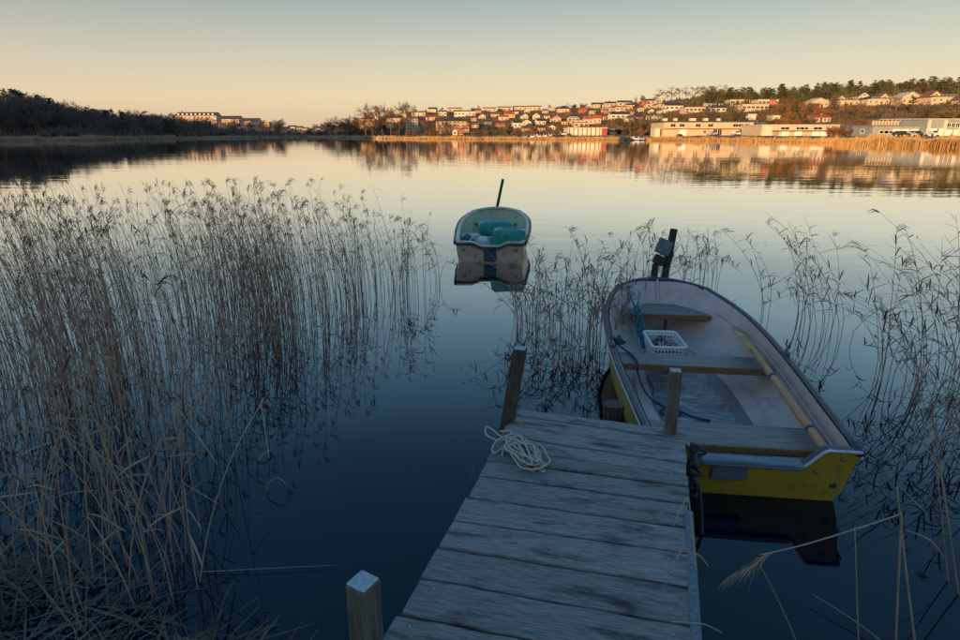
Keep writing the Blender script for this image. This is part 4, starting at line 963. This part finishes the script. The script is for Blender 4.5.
pts = [bl(-.80, 2.62, .50), bl(-.76, 2.55, .50), bl(-.70, 2.42, .36)] + [bl(-.66 + R.gauss(0, .035), 2.25 + R.gauss(0, .07), .30 + R.uniform(0, .06)) for _ in range(16)] + \
      [bl(-.60, 2.02, .325), bl(-.55, 1.88, .322), bl(-.53, 1.72, .32), bl(-.52, 1.68, .22), bl(-.47, 1.55, .11), bl(-.40, 1.42, .07), bl(-.28, 1.28, .06), bl(-.20, 1.2, .06), bl(-.3, 1.15, .06), bl(-.38, 1.22, .06), bl(-.27, 1.28, .075), bl(-.12, 1.16, .06), bl(.02, 1.1, .06)]
rope('navy_rope', 'dark blue rope tangled over the middle thwart of the yellow boat', pts, .0095, 'navy_rope')
# dark mooring rope hanging at the jetty corner
p = J(3.55, .30, 0); pts = [Vector((p.x, p.y, .47)) + Vector((R.gauss(0, .03), R.gauss(0, .07), -.008 * k + R.gauss(0, .035))) for k in range(34)] + [Vector((p.x + .03, p.y - .1, .25)), Vector((p.x + .04, p.y - .16, .1)), Vector((p.x + .04, p.y - .2, -.05))]
rope('mooring_rope', 'dark mooring rope bunched over the jetty corner beside the yellow transom', pts, .011, 'navy_rope')
# pale rope coil on the deck
R = random.Random(33); pts = []
cA, cB = Vector((.175, 3.42, 0)), Vector((.33, 3.06, 0)); lx = (cB - cA).normalized(); ly = Vector((-lx.y, lx.x, 0)); cc = Vector((.285, 3.19, 0))
zz = DZ + .012
for k, q in ((-.34, .02), (-.30, -.05), (-.22, .06), (-.26, .10), (-.34, .12), (-.40, .06)): pts.append(cc + lx * k + ly * -q + Vector((0, 0, zz)))
for k in range(11):
    A_, B_ = .15 + R.uniform(-.07, .035), .065 + R.uniform(-.03, .025); off = Vector((R.gauss(0, .022), R.gauss(0, .035), 0)); ph = R.uniform(-.8, .8)
    for q in np.linspace(0, 2 * math.pi, 11)[:-1]:
        pts.append(cc + off + lx * (A_ * math.cos(q + ph) + R.gauss(0, .013)) + ly * (B_ * math.sin(q + ph) + R.gauss(0, .012)) + Vector((0, 0, zz + min(.05, k * .005) + R.uniform(0, .008))))
pts += [cc + lx * -.16 + ly * .03 + Vector((0, 0, zz + .05)), cc + lx * -.22 + ly * -.07 + Vector((0, 0, zz + .02)), cc + lx * -.17 + ly * -.15 + Vector((0, 0, zz)), cc + lx * -.10 + ly * -.17 + Vector((0, 0, zz)), cc + lx * -.13 + ly * -.10 + Vector((0, 0, zz)), cc + lx * -.05 + ly * -.14 + Vector((0, 0, zz))]
rope('deck_rope', 'loose coil of pale cream rope lying on the jetty planks', pts, .0068, 'cream_rope', k=12, twist=True)
R = random.Random(5)

# ------------------------------------------------------------------ the pale boat further out
GB = Vector((.19, 11.12, 0)); GR = -math.radians(3.5)
def gl(x, y, z): return GB + Matrix.Rotation(GR, 3, 'Z') @ Vector((x, y, z))
gb = thing('small_boat', 'pale green and cream boat floating beyond the reeds at its stake', 'boat', GB, GR)
hg = Hull(1.0, 4.1, .42, .60, -.08)
hg.shell(0, hg.zk, 0, hg.L, True).build('hull', M['gr_hull'], gb, True)
hg.shell(.05, .02, .02, hg.L - .005, False).build('inner_skin', M['gr_inner'], gb, True)
gw = hg.rim([(.03, -.05), (.045, -.03), (.045, .0), (.03, .008), (-.005, .008), (-.005, -.05)]).build('rub_rail', M['navy'], gb, True)
hg.rim([(-.005, -.03), (-.002, .018), (-.07, .018), (-.08, -.03)]).build('gunwale', M['gr_cap'], gb, True)
def gtop(x): return .345 + .075 * sstep((abs(x) - .14) / .22)
tr = hg.transom(gtop, .05).build('transom', M['gr_hull'], gb)
xs = np.linspace(-hg.b(0), hg.b(0), 40); a = MB(); vs = []
for x in xs: vs += [(x, -.006, gtop(x) + .012), (x, .10, gtop(x) + .012), (x, .10, gtop(x) - .02), (x, -.006, gtop(x) - .015)]
a.idx(vs, [(4 * i + j, 4 * i + (j + 1) % 4, 4 * i + 4 + (j + 1) % 4, 4 * i + 4 + j) for i in range(39) for j in range(4)]); a.build('transom_cap', M['gr_cap'], tr)
a = MB(); vs = []
for x in xs: z = gtop(x) - .035; vs += [(x, -.03, z + .018), (x, .03, z + .018), (x, .03, z - .018), (x, -.03, z - .018)]
a.idx(vs, [(4 * i + j, 4 * i + (j + 1) % 4, 4 * i + 4 + (j + 1) % 4, 4 * i + 4 + j) for i in range(39) for j in range(4)]); a.build('rubber_strip', M['navy'], tr)
a = MB(); a.cbox((0, .055, .18), (.24, .07, .25), .01); a.build('motor_pad', flat('navy_pad', (.05, .09, .14)), tr)
a = MB(); a.cbox((0, .075, .055), (.24, .05, .03), .008); a.build('pad_foot', M['trim'], tr)
for sx in (-1, 1): a = MB(); a.tube([(0, 0, 0), (0, -.03, 0)], .028, 9); a.build('ring_bolt', M['metal'], tr, loc=(sx * .5, .03, .27))
a = MB(); st = hg.stations(20, .15, 3.4); vs = []
for y in st: q = hg.inner_half(y, .035, .05) + .004; vs += [(-q, y, .035), (q, y, .035)]
a.idx(vs, [(2 * i, 2 * i + 1, 2 * i + 3, 2 * i + 2) for i in range(len(st) - 1)]); a.build('sole', flat('grey_sole', (.20, .24, .24)), gb)
a, _ = board(hg, 1.5, 1.85, .29, .04); a.build('thwart', M['gr_cap'], gb)
a, _ = board(hg, .12, .55, .25, .04); a.build('stern_seat', M['gr_cap'], gb)
a, _ = board(hg, 3.1, 3.55, .36, .04); a.build('bow_seat', M['gr_inner'], gb)
a = MB(); a.cbox((0, 0, 0), (.25, .06, .06), .006, R=Matrix.Rotation(math.pi / 2, 3, 'Y')); a.build('thwart_post', M['navy'], gb, loc=(0, 1.52, .14))
def lump(name, label, c, d, seed, m, cat, box=2.6, rz=0.0):          # sagging wrapped bundle
    R = random.Random(seed); a = MB(); nu, nv = 28, 14; vs = []
    ph = [R.uniform(0, 6) for _ in range(8)]
    for j in range(nv + 1):
        v = -math.pi / 2 + math.pi * j / nv
        for i in range(nu):
            u = 2 * math.pi * i / nu; e = 2 / box
            sg = lambda w_: math.copysign(abs(w_) ** e, w_)
            x, y, z = sg(math.cos(v)) * sg(math.cos(u)), sg(math.cos(v)) * sg(math.sin(u)), sg(math.sin(v))
            k = 1 + .03 * math.sin(5 * u + ph[0] + 2 * z) + .03 * math.sin(11 * u + ph[1] - 4 * z) + .03 * math.sin(7 * z + ph[2] + 3 * u)
            vs.append((x * d[0] * k, y * d[1] * k, z * d[2] * (1 + .05 * math.sin(4 * u + ph[3])) + d[2]))
    a.idx(vs, [(j * nu + i, j * nu + (i + 1) % nu, (j + 1) * nu + (i + 1) % nu, (j + 1) * nu + i) for j in range(nv) for i in range(nu)])
    o = a.build(name, M[m], None, True, loc=c, rz=rz); return tag(o, label, cat)
lump('covered_bundle', 'square teal tarpaulin bundle on the pale boat stern seat', gl(.36, .42, .27), (.33, .24, .175), 3, 'tarp', 'bundle', 6.5, -.15)
lump('covered_bundle', 'rounded teal tarpaulin bundle on the pale boat thwart', gl(.06, 1.66, .29), (.38, .20, .15), 6, 'tarp', 'bundle', 4.0, .05)
cr = thing('striped_crate', 'blue and white slatted crate tilted in the pale boat', 'crate', gl(-.36, .80, .12), GR + .5)
tl2 = Matrix.Rotation(-.75, 3, 'Y')
for k in range(5):
    a = MB(); a.cbox(tl2 @ Vector((0, 0, .04 + .07 * k)), (.26, .20, .035), .006, R=tl2); a.build('slat', M['trim'] if k % 2 else flat('crate_blue', (.06, .10, .20)), cr)
for sx in (-1, 1): a = MB(); a.cbox(tl2 @ Vector((sx * .12, 0, .18)), (.36, .03, .02), .004, R=tl2 @ Matrix.Rotation(math.pi / 2, 3, 'Y')); a.build('upright', M['navy'], cr)
rope('coiled_hose', 'grey coil of rope in the pale boat corner', [gl(-.58 + .10 * math.cos(q), .42 + .10 * math.sin(q), .30 + .004 * q) for q in np.linspace(0, 18, 40)], .016, 'navy_rope', k=2)
lump('pale_sack', 'pale crumpled sack lying beside the slatted crate in the pale boat', gl(-.20, 1.15, .04), (.14, .15, .15), 9, 'basket', 'sack', 2.4)
pp = at_y(503, 179, 15.5)
a = MB(); b0_ = Vector((.07, 15.5, -1.3)); a.tube([Vector((0, 0, 0)), (Vector(pp) - b0_) * .5, Vector(pp) - b0_], [.042, .040, .036], 9)
o = a.build('mooring_stake', M['pole'], None, True, loc=b0_); tag(o, 'thin dark leaning stake rising behind the pale boat bow', 'stake')

# ------------------------------------------------------------------ reeds
RR = random.Random(77)
WIND = Vector((.85, -.35, 0)).normalized()
def reed(a, base, h, lean, r=.0042, leaves=5, plume=True, bend=.0, R=RR, ms=0, ml=1, mpl=2, psize=1.0, side=None, kink=0.0, lw=1.0):
    base = Vector(base); lean = Vector(lean); N = 7; P = []
    kx = Vector((R.gauss(0, .02), R.gauss(0, .02), 0)) * h
    for i in range(N + 1):
        t = i / N; P.append(base + Vector((0, 0, -.25 * (i == 0))) + Vector((0, 0, h * t * (1 - bend * t * t * .5))) + lean * h * (t ** 1.8) + kx * math.sin(t * 3.1))
    if R.random() < kink:                                        # snapped stem: the top hangs over
        k0 = R.randint(3, 6); q = R.uniform(0, 6.28); dk = Vector((math.cos(q) * .9 - .25, math.sin(q) * .7, R.uniform(-.9, .15))).normalized(); plume = plume and R.random() < .5
        for i in range(k0 + 1, N + 1): P[i] = P[k0] + dk * h * .8 * (i - k0) / N
    a.tube(P, [r * (1.1 - .75 * i / N) for i in range(N + 1)], 3, ms, False)
    def pos(t): k = min(N - 1, int(t * N)); return P[k].lerp(P[k + 1], t * N - k)
    for i in range(leaves):
        t = R.uniform(.25, .97); p = pos(t); q = R.uniform(0, 6.28); d = (Vector((math.cos(q), math.sin(q), 0)) * .8 + WIND * .45)
        up = R.uniform(-.2, 1.1); d = Vector((d.x, d.y, up)).normalized(); L = R.uniform(.10, .32) * (1.15 - .4 * t); dr = R.uniform(.2, 1.5)
        sd = d.cross(Vector((0, 0, 1))); sd = (sd.normalized() if sd.length > .1 else Vector((1, 0, 0))); sd = (sd + Vector((0, 0, R.uniform(-.5, .5)))).normalized()
        w_ = R.uniform(.0028, .0058) * lw
        pts = [p, p + d * L * .4, p + d * L * .75 + Vector((0, 0, -dr * L * .12)), p + d * L + Vector((0, 0, -dr * L * .35))]
        a.strip(pts, [w_ * .7, w_, w_ * .7, .0004], sd, ml)
    if plume:
        tip = P[-1]; d0 = (P[-1] - P[-2]).normalized(); L = R.uniform(.10, .20) * psize; sgn = side if side is not None else (1 if R.random() < .85 else -1)
        for k in range(9):
            s0 = tip - d0 * L * .5 * (k / 11); d = (d0 * .55 + WIND * sgn * R.uniform(.4, 1.0) + Vector((R.gauss(0, .12), R.gauss(0, .12), R.uniform(-.45, .1)))).normalized()
            l = L * R.uniform(.5, 1.0); pts = [s0, s0 + d * l * .5 + Vector((0, 0, .01)), s0 + d * l + Vector((0, 0, -l * .3))]
            sd = d.cross(Vector((R.gauss(0, 1), R.gauss(0, 1), 1))).normalized(); w_ = R.uniform(.0018, .0042) * psize
            a.strip(pts, [w_ * .5, w_, .0006], sd, mpl)
RM = [M['stem'], M['leaf'], M['plume']]
def ground0(x, y): return max(0.0, ground_z(x, y))
# left bed
bed = MB()
YL = [2.3, 2.56, 3.5, 5.05, 6.4, 8.0, 8.9, 9.6]; XL = [-1.7, -1.45, -1.75, -2.15, -1.75, -1.15, -.95, -1.3]
n = 0
while n < 1050:
    Y = 2.4 + 7.4 * RR.random() ** .8; xr = float(np.interp(Y, YL, XL)); x = xr - abs(RR.gauss(0, 1)) * 2.6 - .02
    if x < -.95 * Y - .5: continue
    dens = .25 + .75 * sstep((xr - x) / 1.6)
    if Y < 4.3: dens *= .5 + .3 * sstep((-x - 1.6) / 1.2)
    dens *= .55 + .45 * math.sin(x * 2.3 + 1.0 + math.sin(Y * 1.4)) * math.sin(Y * 1.9 + .6)
    if RR.random() > dens: continue
    zt = 2.4 - .088 * Y + RR.gauss(-.16, .22) - (.25 * RR.random() if xr - x < .7 else 0); zt = min(zt, 2.4 - .062 * Y)
    if RR.random() < .22: zt *= RR.uniform(.45, .85)
    lean = Vector((-.12 + RR.gauss(0, .09), RR.gauss(0, .08), 0))
    if RR.random() < .06: lean = Vector((RR.gauss(0, .5), RR.gauss(0, .4), 0)); zt *= .8
    reed(bed, (x, Y, ground0(x, Y)), zt, lean, RR.uniform(.0028, .0046), RR.randint(2, 5), RR.random() < .6, bend=.1, psize=.9, kink=.05); n += 1
o = bed.build('reed_bed', RM); o['kind'] = 'stuff'; o['label'] = 'wide bed of tall dry reeds standing in the water left of the jetty'; o['category'] = 'reeds'
# fallen reeds on the near bank
fal = MB()
for i in range(1500):
    x = RR.uniform(-3.6, -.75); Y = RR.uniform(1.3, 3.0 if x < -1.5 else 2.3)
    lim = float(np.interp(x, [-3.6, -2.4, -1.8, -1.2, -.7], [3.0, 2.75, 2.5, 2.2, 1.9]))
    if Y > lim: continue
    z = ground0(x, Y) + RR.uniform(0, .14) * (1 if x < -1.4 else .5); q = RR.gauss(.25, 1.3); L = RR.uniform(.10, .5); d = Vector((math.cos(q), math.sin(q), RR.gauss(0, .16)))
    p = Vector((x, Y, z + .01)); pts = [p, p + d * L * .5 + Vector((0, 0, RR.uniform(-.01, .04))), p + d * L]; k = RR.random()
    if k < .5: fal.tube(pts, [.004, .004, .002], 3, 0, False)
    else: fal.strip(pts, [.003, .006, .001], Vector((-d.y, d.x, RR.uniform(-.6, .6))).normalized(), 1)
o = fal.build('fallen_reeds', [M['old_reed'], M['old_reed']]); o['kind'] = 'stuff'; o['label'] = 'mat of fallen broken reeds on the near bank'; o['category'] = 'reeds'
# clumps
def clump(label, x, y, r, n, h0, h1, lean, jit, leaves=(7, 13), bentp=.2, plume=.35):
    t = thing('reed_clump', label, 'reeds', (x, y, 0), 0, 'reed clumps round the boats'); st = MB()
    stems = MB()
    for i in range(n):
        q = RR.uniform(0, 6.28); d = r * math.sqrt(RR.random()); b_ = Vector((d * math.cos(q), d * math.sin(q), 0)); h = RR.uniform(h0, h1)
        l = Vector(lean) + Vector((RR.gauss(0, jit), RR.gauss(0, jit * .7), 0))
        if RR.random() < bentp: l = Vector((RR.gauss(-.4, .6), RR.gauss(0, .5), 0)); h *= .7
        reed(stems, b_, h, l, RR.uniform(.0034, .005), RR.randint(*leaves), RR.random() < plume, bend=.2, kink=.24, lw=1.35)
    # split by material into stems, leaves, plumes
    for k, nm in enumerate(('stems', 'leaves', 'plumes')):
        fs = [f for f, m_ in zip(stems.f, stems.m) if m_ == k]
        if not fs: continue
        used = sorted({i for f in fs for i in f}); mp = {v: i for i, v in enumerate(used)}
        a = MB(); a.v = [stems.v[i] for i in used]; a.f = [tuple(mp[i] for i in f) for f in fs]; a.m = [0] * len(fs)
        o = a.build(nm, RM[k], t); o['kind'] = 'stuff'
for lab, px, py, r, n, h0, h1, lean, jit in [
    ('sparse leafy reed clump leaning over the water right of the yellow boat', 832, 338, .35, 12, 1.25, 1.75, (-.38, .05, 0), .16),
    ('thin reed clump close behind the yellow boat oarlock', 790, 322, .35, 9, .95, 1.35, (-.22, 0, 0), .18),
    ('dense dark reed clump leaning left at the right side of the lake edge', 935, 392, .50, 34, 1.0, 1.85, (-.30, .05, 0), .20),
    ('low tangled reed clump right of the yellow transom', 965, 450, .40, 17, .7, 1.35, (-.25, .05, 0), .24),
    ('tall reed clump with a few high tips right of the boats', 985, 360, .45, 22, 1.3, 1.9, (-.32, .05, 0), .14),
    ('short reed clump round the slanting bow post', 694, 284, .45, 22, .75, 1.15, (-.05, 0, 0), .12),
    ('short sparse reeds just left of the slanting bow post', 640, 292, .50, 22, .7, 1.3, (-.02, 0, 0), .12),
    ('wide reed clump between the two boats', 566, 330, .62, 40, .9, 1.55, (-.10, 0, 0), .17),
    ('reed clump against the yellow hull beyond the jetty end', 606, 345, .30, 24, .7, 1.35, (-.06, 0, 0), .12),
    ('thin reed clump left of the wide one, beside the pale boat', 528, 322, .30, 14, .8, 1.25, (-.1, 0, 0), .28),
    ('small reed clump bending at the outer edge of the reed bed', 408, 296, .28, 13, 1.0, 1.5, (-.05, 0, 0), .14),
    ('few lone reeds between the reed bed and the pale boat', 440, 284, .18, 5, .8, 1.15, (-.08, 0, 0), .2),
    ('leaning reeds tangled in front of the wide clump', 560, 362, .35, 13, .5, 1.0, (-.35, -.05, 0), .3)]:
    p = at(px, py, 0); clump(lab, p.x, p.y, r, n, h0, h1, lean, jit)
# single foreground reeds, picked out one by one
def single(label, pts, r, plume=None, leafs=(), mt='pale_reed', group=None):
    pts = [Vector(p) for p in pts]; c = pts[0]; t = thing('reed', label, 'reed', c, 0, group)
    a = MB(); P = smoothpath([p - c for p in pts], 5); N = len(P); a.tube(P, [r * (1 - .5 * i / N) for i in range(N)], 6); a.build('stem', M[mt], t, True)
    for (p0, p1, p2, w_) in leafs:
        a = MB(); Q = smoothpath([Vector(p0) - c, Vector(p1) - c, Vector(p2) - c], 4); d = (Q[-1] - Q[0]).normalized(); sd = d.cross(Vector((.2, -1, .3))).normalized(); n_ = len(Q)
        a.strip(Q, [w_ * math.sin(math.pi * (.15 + .85 * i / (n_ - 1))) + .0004 for i in range(n_)], sd); a.build('leaf', M[mt], t)
    if plume:
        a = MB(); p0, p1, drop = Vector(plume[0]) - c, Vector(plume[1]) - c, plume[2]; R = random.Random(1)
        for k in range(150):
            f = R.random(); s0 = p0.lerp(p1, f); d = ((p1 - p0).normalized() + Vector((R.gauss(0, .16), R.gauss(0, .2), R.gauss(-.10, .13) * (1 if k % 2 else -.5)))).normalized(); l = R.uniform(.05, .12) * (1.1 - .5 * f)
            a.strip([s0, s0 + d * l * .5 + Vector((0, 0, .003)), s0 + d * l + Vector((0, 0, -drop * l))], [.0009, .0022, .0004], d.cross(rdir(R)).normalized())
        a.build('plume', M['pale_reed'], t)
Yf = 2.3
single('broken reed with a big feathery plume bent over the water below the yellow transom', [at_y(895, 660, Yf), at_y(898, 590, Yf), at_y(901, 530, Yf), at_y(901, 514, Yf), at_y(896, 516, Yf), at_y(850, 531, Yf), at_y(800, 546, Yf), at_y(760, 555, Yf)], .0055, (at_y(775, 552, Yf), at_y(728, 580, Yf), .35))
single('straight pale reed stalk crossing the broken plumed reed', [at_y(917, 660, Yf - .05), at_y(906, 570, Yf - .05), at_y(897, 487, Yf - .05)], .0058)
single('short straight pale stalk below the yellow transom corner', [at_y(859, 660, Yf), at_y(857, 600, Yf), at_y(855, 527, Yf)], .004)
single('thin leaning stalk under the feathery plume', [at_y(800, 650, Yf), at_y(778, 600, Yf), at_y(760, 566, Yf)], .0035)
single('long pale stalk from the boat corner leaning down to the right', [at(925, 512, .0), at(905, 492, .06), at(868, 455, .38)], .004)
single('thin pale stalk slanting low over the water', [at(880, 640, .02), at(850, 618, .04), at(812, 594, .05)], .003)
single('tall brown reed stalk rising at the lake edge right of the boat', [at_y(968, 660, 2.6), at_y(948, 520, 2.6), at_y(936, 440, 2.6), at_y(930, 400, 2.6)], .0048, None, [(at_y(948, 520, 2.6), at_y(940, 470, 2.55), at_y(920, 440, 2.5), .006)], 'stem')
single('second brown reed stalk leaning beside the tall one', [at_y(955, 660, 2.7), at_y(946, 560, 2.7), at_y(937, 470, 2.7)], .0045, None, [(at_y(946, 560, 2.7), at_y(930, 540, 2.7), at_y(905, 530, 2.7), .005)], 'stem')
single('bent dry leaf stem hooked over the jetty rail', [at_y(697, 575, 1.95), at_y(690, 510, 2.05), at_y(688, 498, 2.05), at_y(680, 510, 2.0), at_y(674, 526, 1.95)], .0035)
single('broken dry straw lying across the jetty rail', [at_y(676, 560, 1.9), at_y(683, 549, 1.93), at_y(690, 552, 1.92), at_y(700, 556, 1.9), at_y(708, 566, 1.9)], .004)
single('curved straw over the jetty edge', [at_y(672, 622, 1.66), at_y(690, 623, 1.68), at_y(706, 625, 1.68), at_y(722, 633, 1.68)], .003)
single('curled white reed leaf arched over dark water', [at(268, 492, 0), at(267, 485, .06), at(277, 478, .11), at(286, 484, .08), at(287, 490, 0)], .004)
single('long straw floating on dark water left of the mooring post', [at(200, 572, .01), at(260, 569, .02), at(338, 565, .015)], .002)
single('short white straw floating near the reed bed edge', [at(258, 461, .01), at(264, 454, .04), at(270, 450, .03)], .005)
single('thin dry sprig sticking up at the jetty left edge', [at(467, 487, .2), at(471, 476, .42), at(474, 468, .52)], .003)
RF = random.Random(91); FG = 'front stalks of the reed bed'
for i in range(46):
    px = RF.uniform(-5, 205); py = RF.uniform(505, 625) if px < 170 else RF.uniform(520, 590); p = at(px, py, .05); h = RF.uniform(.5, 1.55); l = Vector((RF.gauss(0, .28), RF.gauss(0, .2), 0)); k = RF.random()
    p.z = ground0(p.x, p.y) - .1; top = p + Vector((0, 0, h)) + l * h
    pts = [p, p + Vector((0, 0, h * .4)) + l * h * .25, p + Vector((0, 0, h * .75)) + l * h * .6, top]
    if k < .4: e_ = Vector((RF.choice([-1, 1]) * RF.uniform(.05, .3), RF.gauss(0, .1), -RF.uniform(.05, .4))); pts += [top + e_ * .04 + Vector((0, 0, .004)), top + e_]
    lf = []
    for q in range(RF.randint(0, 2)):
        f = RF.uniform(.3, .95); s0 = p + Vector((0, 0, h * f)) + l * h * f * f; d = Vector((RF.gauss(0, 1), RF.gauss(0, .6), RF.uniform(-.3, .9))).normalized() * RF.uniform(.12, .3); lf.append((s0, s0 + d * .6, s0 + d + Vector((0, 0, -.03)), RF.uniform(.003, .006)))
    single('bent dry stalk at the front of the left reed bed' if k < .4 else 'straight dry stalk at the front of the left reed bed', pts, RF.uniform(.003, .0046), None, lf, RF.choice(['pale_reed', 'stem', 'stem']), FG)
